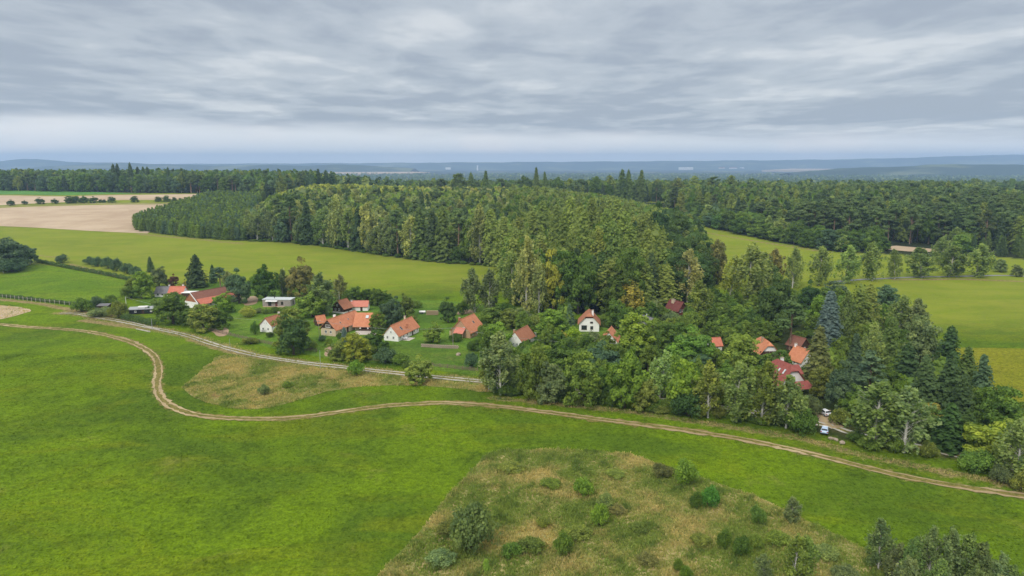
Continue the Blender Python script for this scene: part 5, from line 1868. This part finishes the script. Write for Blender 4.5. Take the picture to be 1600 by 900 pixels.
# long white cottage
h = House('long_cottage', 'long white cottage with orange roof, yellow chimney and one skylight', (622.5, 534), 70, 16, 6.0, 2.5, M_white)
h.walls(5.8).roof(M_or, .5, .3).chimney(4.2, .8, .6, 1.0, M_cream).skylight(-3.5, .42, 1.0, 1.5)
for u, z, w_, hh in ((-1.5, .8, .8, 1.1), (1.0, .8, .8, 1.1), (0, 3.1, .7, .7)):
    h.win('f', u, z, w_, hh)
for u in (-6.5, -4, -1.2, 1.5, 4.2, 6.8):
    h.win('r', u, .8, .9, 1.2)
h.door('r', 2.9)
MB().add([(-.2, -4.2, 4.2), (.2, -4.2, 4.2), (.2, 0, 6.0), (-.2, 0, 6.0), (-.2, -4.2, 4.1)], [(0, 1, 2, 3)])
link('snow_ledge', MB().box(-.1, .1, -2.4, -.6, -.05, .28).mesh('snow_ledge', [M_brown2]), h.rf, (1.0, 0, 4.2))
link('snow_ledge', MB().box(-.1, .1, -2.9, -1.6, -.05, .28).mesh('snow_ledge', [M_brown2]), h.rf, (-.5, 0, 3.7))
h.part('doorstep', M_pave, MB().box(-5.6, -1.0, -6.2, -3.0, -.5, .12))
hlc = h
# brick-gabled house
h = House('brick_house', 'house with orange roof and tan brick gable above a low stone wall', (735, 529), 66, 11, 8.2, 2.5, M_brick)
h.walls(6.9).roof(M_or, .5, .35).chimney(-4.6, .9, .7, .5, M_brown2).skylight(1.0, .5, .8, 1.1)
h.win('f', -1.8, .9, 1.2, 1.2).win('f', 1.4, 3.2, .9, .9).win('r', -3.5, .8, 1.0, 1.2).win('r', 0, .8, 1.0, 1.2).win('r', 3.5, .8, 1.0, 1.2)
p = MB().slab([(-8.1, -2.2, 2.2), (-8.1, 1.8, 2.2), (-5.5, 1.8, 3.9), (-5.5, -2.2, 3.9)], [(0, 3, 2, 1)], .14)
o = h.part('porch_roof', M_pink, p)
for y in (-2.0, 1.6):
    h.part('porch_post', M_woodt, MB().box(-7.95, -7.75, y - .1, y + .1, -.5, 2.2))
h.door('f', .2, 1.1)
h.part('eave_post', M_cream, MB().box(-5.85, -5.55, 4.2, 4.55, -.5, 2.2))
# brownish-roofed cottage
h = House('cottage', 'white cottage with long weathered orange-brown roof beside the small white tank', (815.6, 544), 65, 11, 5.6, 2.4, M_white)
h.walls(5.6).roof(M_brown2, .5, .3).chimney(-3.6, 1.1, .6, .2, M_brick)
h.win('f', -.5, .8, .6, .7).win('f', .9, .8, .7, .8).win('f', -.5, 3.0, .4, .5).win('f', .5, 3.0, .4, .5).win('r', -2, .9, .8, .9).door('r', 1.5)
p = P(835, 526)
m = MB()
m.box(-.75, .75, -.7, .7, 0, 1.3)
m.slab([(-.8, -.75, 1.3), (.8, -.75, 1.3), (.8, 0, 1.75), (-.8, 0, 1.75), (.8, .75, 1.3), (-.8, .75, 1.3)], [(0, 1, 2, 3), (3, 2, 4, 5)], .08)
tag(m.build('garden_shed', [M_frame], None, p, R(20)), 'tiny white shed at right end of the weathered-roof cottage', 'shed')
# white tall house
h = House('tall_house', 'white house with half-hipped red-orange roof and tall white chimney', (936, 518.5), 84, 9, 7.7, 3.3, M_white)
h.walls(7.4, hipf=.35).roof(M_brown2, .6, .6, hip=.35).chimney(-2.2, -1.3, .75, .6)
h.win('f', -1.9, .7, 2.1, 1.7, M_framed, mull=2).win('f', 1.0, .9, 1.1, 1.25, M_framed).win('f', .9, 3.3, 1.1, .6, M_framed)
h.part('gable_board', M_woodr, MB().slab([(-4.56, -1.9, 5.35), (-4.56, 1.9, 5.35), (-4.56, 1.05, 6.0), (-4.56, -1.05, 6.0)], [(0, 1, 2, 3)], .1))
# orange roof corner, grey shed roof, maroon cabin
h = House('house', 'house mostly behind the big bright tree, only an orange roof edge showing', (964, 543), 76, 9, 6, 2.2, M_white)
h.walls(5.4).roof(M_or).win('r', -3, .8, .9, 1.1).win('f', 0, .8, .9, 1.1)
h = House('grey_shed', 'dark shed with grey roof peeping over green trees', (1030, 514), 118, 6, 6.4, 2.3, M_woodd, 'shed')
h.walls(4.6).roof(M_greyr, .6, .5).win('f', -1, .8, .8, .9).door('r', .5)
h.part('roof_vent', M_silver, MB().tube([(1, 0, 4.3), (1, 0, 5.6)], [.2, .2], 8), h.rf)
h = House('cabin', 'red-brown timber cabin with maroon roof and wide white chimney', (1072, 490.5), 128, 6.4, 5.6, 2.5, M_woodr)
h.walls(5.6).roof(M_maroon, .7, .7).chimney(1.2, .6, 1.25, .55, M_cream)
h.win('f', -1.2, 1.2, 1.3, 1.15).win('f', .9, 1.2, 1.3, 1.15).win('r', 0, 1.0, 1.0, 1.0)
# small red roof
h = House('hut', 'small hut whose red-orange roof shows between two green trees', (1113, 548), 10, 3.6, 4.0, 2.0, M_white, 'hut')
h.walls(4.1).roof(M_redo, .4, .3).win('f', 0, .8, .8, .8).win('r', 0, .8, .8, .8)
# right pair
h = House('house', 'half-hipped orange-roofed house with dark upper wall and white lower wall', (1217, 569), 92, 8.5, 6.6, 3.6, M_white)
h.walls(7.4, hipf=.3).roof(M_or, .6, .6, hip=.3).chimney(0, .9, .6, .5, M_brick)
h.part('balcony', M_woodd, MB().box(-5.2, -4.26, -3.2, 3.2, 2.0, 2.9))
h.win('f', .6, 3.2, 1.6, 1.1).win('f', -1.6, .6, 1.0, 1.1).win('f', 1.4, .6, 1.0, 1.0)
h.part('upper_wall', M_woodd, MB().box(-4.32, -4.25, -3.25, 3.25, 2.95, 4.4))
h = House('red_house', 'white house with dark red half-hipped roof, pale skylights and white chimney', (1256, 610), 106, 8.6, 8.0, 2.9, M_white)
h.walls(7.8, hipf=.3).roof(M_red, .6, .6, hip=.3).chimney(1.6, -.5, .7, .7)
h.skylight(-.5, .5, .6, 1.6, side=1, m=M_silver).skylight(-2.6, .55, .6, 1.6, side=1, m=M_silver)
h.win('f', -1.6, .9, 1.1, 1.2).win('f', 1.5, .9, 1.1, 1.2).win('f', 0, 3.5, 1.2, 1.2).win('l', 0, .9, 1.1, 1.2).win('r', 1, .9, 1.1, 1.2)
h.part('dormer_wall', M_white, MB().add([(-2, -4.7, 2.5), (2, -4.7, 2.5), (2, -4.7, 4.6), (0, -4.7, 6.3), (-2, -4.7, 4.6), (-2, -1, 2.5), (2, -1, 2.5), (2, -1, 4.6), (0, -1, 6.3), (-2, -1, 4.6)],
       [(0, 1, 2, 3, 4), (1, 6, 7, 2), (5, 0, 4, 9), (9, 8, 7, 6, 5)]))
h.part('dormer_roof', M_red, MB().slab([(-2.4, -5.1, 4.4), (-2.4, -.6, 4.4), (0, -.6, 6.6), (0, -5.1, 6.6), (2.4, -.6, 4.4), (2.4, -5.1, 4.4)], [(0, 3, 2, 1), (3, 5, 4, 2)], .15))
h.part('porch_roof', M_red, MB().slab([(-8.0, -4.6, 1.9), (-8.0, .2, 1.9), (-4.8, .2, 3.2), (-4.8, -4.6, 3.2)], [(0, 3, 2, 1)], .14))
for y in (-4.4, 0):
    h.part('porch_post', M_frame, MB().box(-7.8, -7.62, y - .09, y + .09, -.5, 1.95))
h = House('white_garage', 'low white outbuilding between the orange and the dark red roof', (1223, 583), 60, 4.5, 4, 2.4, M_white, 'outbuilding')
h.walls(None)
h.part('flat_roof', M_silver, MB().box(-2.5, 2.5, -2.25, 2.25, 2.4, 2.55))
h.door('f', 0, 1.8, 1.9, M_grey)
h = House('house', 'house with steep orange roof slope beside the olive-brown spruce', (1272, 573), 112, 6, 5.4, 2.4, M_white)
h.walls(5.8).roof(M_or, .5, .3).chimney(2.6, 0, .6, .8).win('f', 0, .8, .9, 1.1).win('l', 0, .8, .9, 1.1)
h = House('barn', 'dark barn with mossy brown roof behind the steep orange roof', (1264, 549), 118, 5.6, 4.8, 2.3, M_woodd, 'barn')
h.walls(4.9).roof(M_brown, .5, .4).door('l', 0, 1.6, 2.1).win('f', 0, 1.0, .8, .8)
# left farm
h = House('long_house', 'long house with brown tiled roof and red lower strip at the left of the hamlet', (310, 483), 60, 23, 9.4, 2.9, M_white)
h.walls(6.9).roof(M_brown, .5, .3).gable('f', M_brown2)
W2 = 9.4 / 2
sl = (6.9 - 2.9) / W2
h.part('lower_roof', M_redo, MB().slab([(-11.2, -W2 - 1.8, 2.05), (9.5, -W2 - 1.8, 2.05), (9.5, -W2 + 1.3, 2.9 + 1.3 * sl + .22), (-11.2, -W2 + 1.3, 2.9 + 1.3 * sl + .22)], [(0, 1, 2, 3)], .12))
h.part('verge_board', M_frame, MB().add([(-12.0, -W2 - .6, 2.6), (-11.7, -W2 - .6, 2.6), (-11.7, 0, 7.1), (-12.0, 0, 7.1), (-12.0, -W2 - .6, 2.3), (-11.7, -W2 - .6, 2.3), (-11.7, 0, 6.8), (-12.0, 0, 6.8)],
       [(0, 1, 2, 3), (7, 6, 5, 4), (0, 3, 7, 4), (1, 5, 6, 2), (0, 4, 5, 1)]))
for u in (-9.5, -7.2, -5, -2.5, 0, 3):
    h.win('r', u, .6, 1.0, 1.25)
h.door('r', -8.3)
h = House('farmhouse', 'low house with vivid red-orange roof behind the broad green tree', (263, 464.5), 0, 7.2, 6.0, 2.2, M_white)
h.walls(4.9).roof(M_redo, .5, .3).chimney(2.2, 1.0, .7, .8).win('r', -1.5, .8, .9, 1.0).win('r', 1, .8, .9, 1.0).win('b', 0, .8, .9, 1.0)
h = House('grey_roofed_house', 'white house with dark grey roof left of the red-orange one', (242, 464), 0, 6.4, 6.0, 2.2, M_white)
h.walls(4.7).roof(M_greyr, .5, .3).chimney(2.6, .6, .6, .8).win('r', -1.6, .7, 1.0, 1.1).win('r', .6, .7, 1.0, 1.1).door('r', 2.2)
h = House('flat_annex', 'flat white-roofed annex between red-orange and brown roofs', (284, 466), 0, 7.5, 5.0, 2.5, M_woodd, 'outbuilding')
h.walls(None)
h.part('flat_roof', M_frame, MB().box(-4.0, 4.0, -2.7, 2.7, 2.5, 2.66))
h.door('r', 0).win('r', 2, .9, .8, .9)
h = House('black_shed', 'long low black shed with pale flat roof and white box on top', (201, 491), 14, 11.5, 3.6, 2.2, M_black, 'shed')
h.walls(None)
rf = h.part('flat_roof', M_grey, MB().slab([(-6.0, -2.2, 2.15), (6.0, -2.2, 2.15), (6.0, 2.2, 2.6), (-6.0, 2.2, 2.6)], [(0, 1, 2, 3)], .18))
h.part('roof_light', M_frame, MB().box(-2.2, 1.6, -.8, 1.2, 2.4, 3.0), rf)
h.win('r', -3, .8, .8, .8).win('r', 3.2, .8, .8, .8).door('r', 0)
h = House('flat_shed', 'small dark shed with grey sheet roof among lane-side bushes', (152, 483), 5, 4.5, 3, 1.6, M_woodd, 'shed')
h.walls(None)
h.part('flat_roof', M_greyr, MB().slab([(-2.5, -1.8, 1.55), (2.5, -1.8, 1.55), (2.5, 1.8, 2.0), (-2.5, 1.8, 2.0)], [(0, 1, 2, 3)], .1))
h.door('r', .8, .8, 1.4)
# cabin with flat roof
h = House('flat_cabin', 'modern grey boarded cabin with flat pale roof', (410.5, 478.5), -4, 13.2, 5.6, 3.0, M_woodg, 'cabin')
h.walls(None)
rf = h.part('flat_roof', M_silver, MB().box(-6.75, 6.75, -2.95, 2.95, 3.0, 3.22))
h.part('stove_pipe', M_black, MB().tube([(-2.0, 0, 3.0), (-2.0, 0, 4.6)], [.16, .16], 8), rf)
h.win('r', -3.2, .1, 1.5, 2.2, M_framed, name='glazed_door', mull=1).win('r', 2.6, .8, 1.1, 1.4, M_framed).door('r', -.1, 1.0, 2.1, M_maroon).win('b', .2, .5, 1.2, 1.9, M_framed)
h.part('awning', M_frame, MB().slab([(-4.9, -4.1, 2.45), (.6, -4.1, 2.45), (.6, -2.8, 2.75), (-4.9, -2.8, 2.75)], [(0, 1, 2, 3)], .08))
for i in range(17):
    x = -6.2 + i * .77
    if all(abs(x - q) > ww for q, ww in ((-3.2, .85), (2.6, .65), (-.1, .6))):
        h.part('board', M_woodg, MB().box(x - .09, x + .09, -2.83, -2.795, .02, 2.9))
h.part('deck', M_woodt, MB().box(-6, 4, -4.6, -2.85, -.5, .05))


# ------------------------------------------------------------------ walls, hedges, fences, poles
def along(line, step):
    L = np.array([p[:2] for p in line])
    d = np.r_[0, np.cumsum(np.hypot(*np.diff(L, axis=0).T))]
    s = np.arange(0, d[-1] + .01, step)
    return np.stack([np.interp(s, d, L[:, 0]), np.interp(s, d, L[:, 1])], -1)


def fence(line, step, hgt, pm, rm, label, pw=.07, rails=(.45, .9), rr=.03, name='fence', mesh_m=None):
    q = along(line, step)
    o0 = (q[0][0], q[0][1], float(tz(*q[0])))
    root = link(name, None, None, o0)
    tag(root, label, 'fence')
    pm_ = MB().box(-pw, pw, -pw, pw, -.3, hgt).mesh('post', [pm])
    loc = []
    for x, y in q:
        z = float(tz(x, y))
        loc.append((x - o0[0], y - o0[1], z - o0[2]))
        link('post', pm_, root, loc[-1], U(-.2, .2))
    for r in rails:
        m = MB()
        m.tube([(a[0], a[1], a[2] + r) for a in loc], [rr] * len(loc), 4)
        m.build('rail', [rm], root)
    if mesh_m:
        m = MB()
        for a, b in zip(loc[:-1], loc[1:]):
            k = 9
            for i in range(k):
                t = (i + .5) / k
                p = [a[j] + (b[j] - a[j]) * t for j in range(3)]
                dx, dy = (b[0] - a[0]), (b[1] - a[1])
                n = math.hypot(dx, dy)
                dx, dy = dx / n * .055, dy / n * .055
                hh = hgt * U(.82, .96)
                m.add([(p[0] - dx, p[1] - dy, p[2]), (p[0] + dx, p[1] + dy, p[2]), (p[0] + dx, p[1] + dy, p[2] + hh), (p[0] - dx, p[1] - dy, p[2] + hh),
                       (p[0] - dx - dy * .3, p[1] - dy + dx * .3, p[2]), (p[0] + dx - dy * .3, p[1] + dy + dx * .3, p[2]), (p[0] + dx - dy * .3, p[1] + dy + dx * .3, p[2] + hh), (p[0] - dx - dy * .3, p[1] - dy + dx * .3, p[2] + hh)],
                      [(0, 1, 2, 3), (7, 6, 5, 4), (0, 3, 7, 4), (1, 5, 6, 2), (3, 2, 6, 7)])
        tag(m.build('palings', [mesh_m], root), kind='stuff')
    return root


M_fw = pmat('fence_wood', (.22, .165, .12), var=.3)
M_fp = pmat('pale_fence_wood', (.46, .42, .36), var=.2)
fence(pts([(262, 499), (300, 509), (345, 521), (400, 534), (445, 543), (500, 551)]), 2.6, 1.35, M_fw, M_fw, 'brown paling fence along the lane left of the sandy yard', mesh_m=M_fw)
fence(pts([(524, 557), (560, 561), (620, 567), (690, 574), (752, 581)]), 2.6, 1.35, M_fw, M_fw, 'brown paling fence along the lane right of the sandy yard', mesh_m=M_fw)
fence(pts([(-20, 430), (3, 427.5), (52, 412)]), 4.4, 2.6, M_fp, M_fp, 'tall pale paddock fence by the dark tree at left', pw=.16, rails=(1.0, 2.1), rr=.06)
fence(pts([(-60, 467), (0, 465), (60, 472), (118, 478)]), 3.2, 1.8, M_fp, M_fp, 'pale posts of the paddock fence beside the lower hedge', pw=.08, rails=(1.2,), rr=.03)


def hedge(line, hgt, wid, c, label):
    q = along(line, .5)
    n = len(q) * 26
    i = rng.integers(0, len(q) - 1, n)
    t = rng.uniform(0, 1, (n, 1))
    p = q[i] * (1 - t) + q[i + 1] * t
    d = nrm(q[i + 1] - q[i])
    nn = np.stack([-d[:, 1], d[:, 0]], -1)
    a = rng.uniform(0, math.pi, n)
    r = rng.uniform(.75, 1.1, n) * (1 + .12 * np.sin(p[:, 0] * .9) + .1 * np.sin(p[:, 1] * 1.7))
    off = np.cos(a) * wid / 2 * r
    zz = np.sin(a) ** .6 * hgt * r
    lo = rng.uniform(size=n) < .45
    off = np.where(lo, np.sign(off) * wid / 2 * r, off)
    zz = np.where(lo, rng.uniform(0, .8, n) * hgt, zz)
    xy = p + nn * off[:, None]
    o0 = np.array([q[0][0], q[0][1], float(tz(*q[0]))])
    cpos = np.c_[xy, tz(xy[:, 0], xy[:, 1]) + zz] - o0
    nor = np.c_[nn * np.cos(a)[:, None], np.sin(a) + .3] + rng.normal(size=(n, 3)) * .4
    V, Q = leaf_quads(cpos, nrm(nor), .3 * rng.uniform(.7, 1.3, n))
    o = link('hedge', mesh_np('hedge', V, Q, [M_leaf], fattr={'tint': np.clip(.42 + .16 * rng.normal(size=n), 0, 1)}), None, o0)
    o.color = COL[c] + (1,)
    tag(o, label, 'hedge')


hedge(pts([(55, 409), (110, 420), (160, 429), (212, 440)]), 2.2, 1.8, 'dark', 'dark clipped hedge along the far side of the paddock')
hedge(pts([(-60, 466), (0, 463.5), (60, 470.5), (118, 477)]), 1.5, 1.3, 'dark', 'low dark hedge along the near side of the paddock')
hedge(pts([(192, 499), (215, 503.5), (242, 509)]), 2.6, 2.2, 'dark', 'thick dark hedge beside the lane in front of black shed')

# low stone wall
line = along(pts([(659, 542), (690, 544), (719, 545)]), .62)
root = link('stone_wall', None, None, (line[0][0], line[0][1], float(tz(*line[0]))))
tag(root, 'low tan stone garden wall before the brick-gabled house', 'wall')
prs = []
for k in range(4):
    m = MB()
    vs = [(x * U(.75, 1), y * U(.75, 1), z * U(.8, 1)) for z in (-.19, .19) for x, y in ((-.31, -.3), (.31, -.3), (.31, .3), (-.31, .3))]
    m.add(vs, [(3, 2, 1, 0), (4, 5, 6, 7), (0, 1, 5, 4), (1, 2, 6, 5), (2, 3, 7, 6), (3, 0, 4, 7)])
    prs.append(m.mesh('stone', [M_stone, ]))
for i, (x, y) in enumerate(line[:-1]):
    dx, dy = line[i + 1] - line[i]
    for r in range(3):
        link('stone', prs[rng.integers(4)], root, (x - line[0][0] + dx * .5 * (r % 2), y - line[0][1] + dy * .5 * (r % 2), .18 + .38 * r), math.atan2(dy, dx) + U(-.08, .08))


def rock(px, py, s, label, m=M_stone):
    me = bpy.data.meshes.new('boulder')
    bm = bmesh.new()
    bmesh.ops.create_icosphere(bm, subdivisions=2, radius=1)
    for v in bm.verts:
        v.co *= 1 + .14 * rng.normal() * .8
        v.co.z *= .62
    bm.to_mesh(me)
    bm.free()
    me.materials.append(m)
    o = link('boulder', me, None, P(px, py) + [0, 0, s * .3], U(0, 6))
    o.scale = (s, s * .8, s)
    tag(o, label, 'boulder')


rock(716, 555, 1.0, 'tan boulder on the lawn below the low stone wall')
rock(737, 541, .85, 'pale boulder on lawn right of the brick-gabled house')
rock(1306, 688, .7, 'pale stone in dry verge right of the blue car')
rock(1316, 693, .8, 'larger pale stone at right end of verge stones')
rock(1298, 686, .6, 'small pale stone nearest the blue car')
# log pile and stack behind
p = P(676, 492)
root = link('wood_pile', None, None, p)
tag(root, 'reddish stacked wood pile at meadow edge behind the white cottage', 'wood pile')
lg = MB().tube([(0, -.5, 0), (0, .5, 0)], [.17, .17], 7).mesh('log', [M_woodt])
for i in range(14):
    for j in range(6):
        link('log', lg, root, (-2.6 + i * .37 + .18 * (j % 2), U(-.05, .05), .17 + j * .31))
p = P(660, 490)
o = link('trailer', None, None, p)
tag(o, 'white covered trailer beside the stacked wood pile', 'trailer')
MB().box(-1.3, 1.3, -.7, .7, .45, .9).build('body', [M_grey], o)
MB().slab([(-1.35, -.75, .9), (1.35, -.75, .9), (1.35, 0, 1.35), (-1.35, 0, 1.35), (1.35, .75, .9), (-1.35, .75, .9)], [(0, 1, 2, 3), (3, 2, 4, 5)], .1).build('cover', [M_frame], o)
whl = MB().tube([(0, -.1, 0), (0, .1, 0)], [.32, .32], 12).mesh('wheel', [M_black])
for s in (-1, 1):
    link('wheel', whl, o, (0, s * .78, .32))


def pole(px, py, pyt, label, m, arm=True, r=.11):
    p = P(px, py)
    hgt = (py - pyt) * mpp(p) * 1.03
    root = link('utility_pole', None, None, p)
    tag(root, label, 'pole')
    MB().tube([(0, 0, -.3), (0, 0, hgt)], [r, r * .75], 8).build('post', [m], root)
    if arm:
        MB().box(-.7, .7, -.05, .05, hgt - .35, hgt - .22).build('cross_arm', [m], root)
        for x in (-.6, 0, .6):
            MB().tube([(x, 0, hgt - .22), (x, 0, hgt - .02)], [.05, .04], 6).build('insulator', [M_frame], root)
    return np.array([p[0], p[1], p[2] + hgt - .1])


M_pole = pmat('grey_pole_wood', (.30, .27, .23), var=.25)
A1 = pole(198, 484, 464, 'white concrete pole at left end of the black shed', M_frame, False)
A2 = pole(238, 515, 498, 'grey pole beside the lane hedge', M_grey, False)
A3 = pole(499, 528, 501, 'pale wooden pole left of the cream gable', M_pole)
A4 = pole(708, 543, 512, 'wooden pole before the brick-gabled house', M_pole)
A5 = pole(1022, 560, 535, 'wooden pole among trees in front of the big bright tree', M_pole)
A6 = pole(501, 577, 547, 'slim grey pole on the near side of lane by the sandy yard', M_grey, False, .08)
A7 = pole(360, 549, 529, 'slim grey pole by the lane beneath the fence', M_grey, False, .07)
A8 = pole(446, 462, 419, 'tall thin pole among the trees behind flat-roofed cabin', M_frame, False, .08)
for a, b, lb in ((A1, A3, 'overhead cable from white pole to the cream gable pole'), (A3, A4, 'overhead cable over the long white cottage'), (A4, A5, 'overhead cable from the brick-gabled house to the right trees')):
    m = MB()
    t = np.linspace(0, 1, 17)
    L = np.linalg.norm(b - a)
    ps = [tuple(a + (b - a) * k - np.array([0, 0, .03 * L * 4 * k * (1 - k)])) for k in t]
    m.tube(ps, [.035] * 17, 4)
    tag(m.build('cable', [M_grey]), lb, 'cable')
p = P(318, 518)
tag(MB().box(-.35, .35, -.25, .25, 0, 1.5).box(-.42, .42, -.32, .32, 1.5, 1.58).build('cabinet', [M_frame], None, p), 'small white utility cabinet at the lane fence', 'cabinet')
p = P(237, 512.5) + np.array([0, -3.0, 0])
o = link('culvert', None, None, p, R(-30))
tag(o, 'pale concrete culvert edge where the lane crosses a ditch', 'culvert')
for s in (-1, 1):
    MB().box(-4.5, 4.5, s * 1.9 - .2, s * 1.9 + .2, -.3, .4).build('parapet', [M_pave], o)

# fallen birch
p = P(948, 624)
root = link('fallen_trunk', None, None, p, R(-35))
tag(root, 'fallen white birch trunk lying at the foot of front trees', 'log')
MB().tube([(-4, 0, 1.6), (-1, 0, .8), (3.5, .2, .2)], [.09, .14, .18], 7).build('trunk', [M_birchbark], root)
for k in range(3):
    MB().tube([(-3 + k, 0, 1.3 - .3 * k), (-3.8 + k, U(-1, 1), 2.0)], [.05, .02], 5).build('branch', [M_birchbark], root)
p = P(1170, 500)
for i, (px, py) in enumerate([(1156, 497), (1168, 503), (633, 531)]):
    p = P(px, py)
    o = link('garden_table', None, None, p)
    tag(o, ['white garden table on the bank right of the round olive birch', 'white garden table nearer to the dark garden shrub', 'white garden table on the doorstep terrace of the long white cottage'][i], 'table')
    MB().box(-.9, .9, -.5, .5, .7, .78).build('table_top', [M_frame], o)
    lm = MB().box(-.05, .05, -.05, .05, 0, .7).mesh('leg', [M_frame])
    for x in (-.8, .8):
        for y in (-.4, .4):
            link('leg', lm, o, (x, y, 0))

p = P(404, 488)
o = link('planter', None, None, p)
tag(o, 'low white planter left of the flat-roofed cabin front', 'planter')
m = MB()
for a_ in ((-1.2, 1.2, -.5, -.42), (-1.2, 1.2, .42, .5)):
    m.box(a_[0], a_[1], a_[2], a_[3], 0, .5)
m.box(-1.2, -1.12, -.42, .42, 0, .5).box(1.12, 1.2, -.42, .42, 0, .5).box(-1.12, 1.12, -.42, .42, 0, .4)
m.build('tub', [M_frame], o)
cn = np.c_[rng.uniform(-1, 1, 60), rng.uniform(-.35, .35, 60), rng.uniform(.42, .85, 60)]
V, Q = leaf_quads(cn, sph(60, rng), .13)
q = link('plants', mesh_np('plants', V, Q, [M_leaf], fattr={'tint': np.full(60, .5)}), o)
q.color = COL['green'] + (1,)

# ------------------------------------------------------------------ cars
M_carw = pmat('silver_white_paint', (.70, .71, .74), rough=.25, var=.02, spec=.5, bstr=0)
M_carb = pmat('pale_blue_paint', (.42, .55, .72), rough=.25, var=.02, spec=.5, bstr=0)
m_, nt = mat('red_lamp')
principled(nt, (.35, .02, .02), .3, .5)
M_lampr = m_
m_, nt = mat('clear_lamp')
principled(nt, (.7, .7, .7), .2, .5)
M_lampc = m_


def car(px, py, rz, paint, label):
    root = link('parked_car', None, None, P(px, py) + [0, 0, .1], rz)
    tag(root, label, 'car')
    prof = [(-2.1, .35), (-2.12, .75), (-2.0, .98), (-1.75, 1.05), (-1.45, 1.42), (-.6, 1.52), (.25, 1.48), (.95, 1.02), (1.75, .88), (2.08, .68), (2.1, .35)]
    ws = [.80, .86, .86, .84, .66, .64, .64, .80, .80, .78, .80]
    n = len(prof)
    vs = [(x, -b, z) for (x, z), b in zip(prof, ws)] + [(x, b, z) for (x, z), b in zip(prof, ws)]
    # a belt line keeps the sides upright below the glass
    fs = [(i, i + 1, n + i + 1, n + i) for i in range(n - 1)] + [(0, n, 2 * n - 1, n - 1)]
    fs += [(n - 1, 10 - 1, 8, 7, 3, 2, 1, 0), (7, 6, 5, 4, 3)]
    fs += [tuple(n + i for i in reversed(f)) for f in [(n - 1, 10 - 1, 8, 7, 3, 2, 1, 0), (7, 6, 5, 4, 3)]]
    me = MB().add(vs, fs)
    b = me.build('body', [paint], root)
    bv = b.modifiers.new('bevel', 'BEVEL')
    bv.width = .05
    bv.segments = 2
    # glass
    def quad(name, ps, m):
        c = np.mean(ps, 0)
        ps = [tuple(c + (np.array(p) - c) * .86) for p in ps]
        nn = np.cross(np.array(ps[1]) - ps[0], np.array(ps[2]) - ps[0])
        nn = nn / np.linalg.norm(nn) * .035
        mb = MB().add([tuple(np.array(p) + nn) for p in ps] + [tuple(np.array(p) - nn * 2) for p in ps],
                      [tuple(range(len(ps))), tuple(reversed(range(len(ps), 2 * len(ps))))] + [(i, len(ps) + i, len(ps) + (i + 1) % len(ps), (i + 1) % len(ps)) for i in range(len(ps))])
        mb.build(name, [m], root)
    quad('rear_window', [vs[3], vs[4], vs[n + 4], vs[n + 3]][::-1], M_glass)
    quad('windscreen', [vs[6], vs[7], vs[n + 7], vs[n + 6]][::-1], M_glass)
    quad('side_window', [vs[3], vs[7], vs[6], vs[5], vs[4]], M_glass)
    quad('side_window', [vs[n + 3], vs[n + 7], vs[n + 6], vs[n + 5], vs[n + 4]][::-1], M_glass)
    wm = MB().tube([(0, -.1, 0), (0, .1, 0)], [.32, .32], 16).mesh('wheel', [M_black])
    rm = MB().tube([(0, -.115, 0), (0, .115, 0)], [.19, .19], 10).mesh('rim', [M_grey])
    for x in (-1.3, 1.3):
        for y in (-.8, .8):
            w_ = link('wheel', wm, root, (x, y, .32))
            link('rim', rm, w_)
    for y in (-.68, .68):
        MB().box(-2.16, -2.0, y - .14, y + .14, .72, .95).build('tail_light', [M_lampr], root)
        MB().box(1.98, 2.12, y - .14, y + .14, .60, .74).build('headlight', [M_lampc], root)
    MB().box(-2.18, -2.08, -.78, .78, .36, .52).build('bumper', [M_black], root)
    MB().box(2.06, 2.16, -.76, .76, .36, .5).build('bumper', [M_black], root)
    return root


car(1286.5, 648, R(103), M_carw, 'silver-white hatchback parked nose-in at top of the earth driveway')
car(1288.5, 676, R(62), M_carb, 'pale blue car half hidden by the thicket below the driveway')

# ------------------------------------------------------------------ air
hz = MB().box(-15000, 15000, -900, 15500, -160, 225).mesh('haze', [])
mh, nt = mat('hazy_air')
pv = nt.n('ShaderNodeVolumePrincipled', i={'Color': (.46, .66, .98, 1), 'Density': 1.15e-4, 'Anisotropy': .1})
nt.n('ShaderNodeOutputMaterial', i={1: pv.outputs[0]})
hz.materials.append(mh)
tag(link('haze', hz), 'thin blue haze over the far country', kind='stuff')
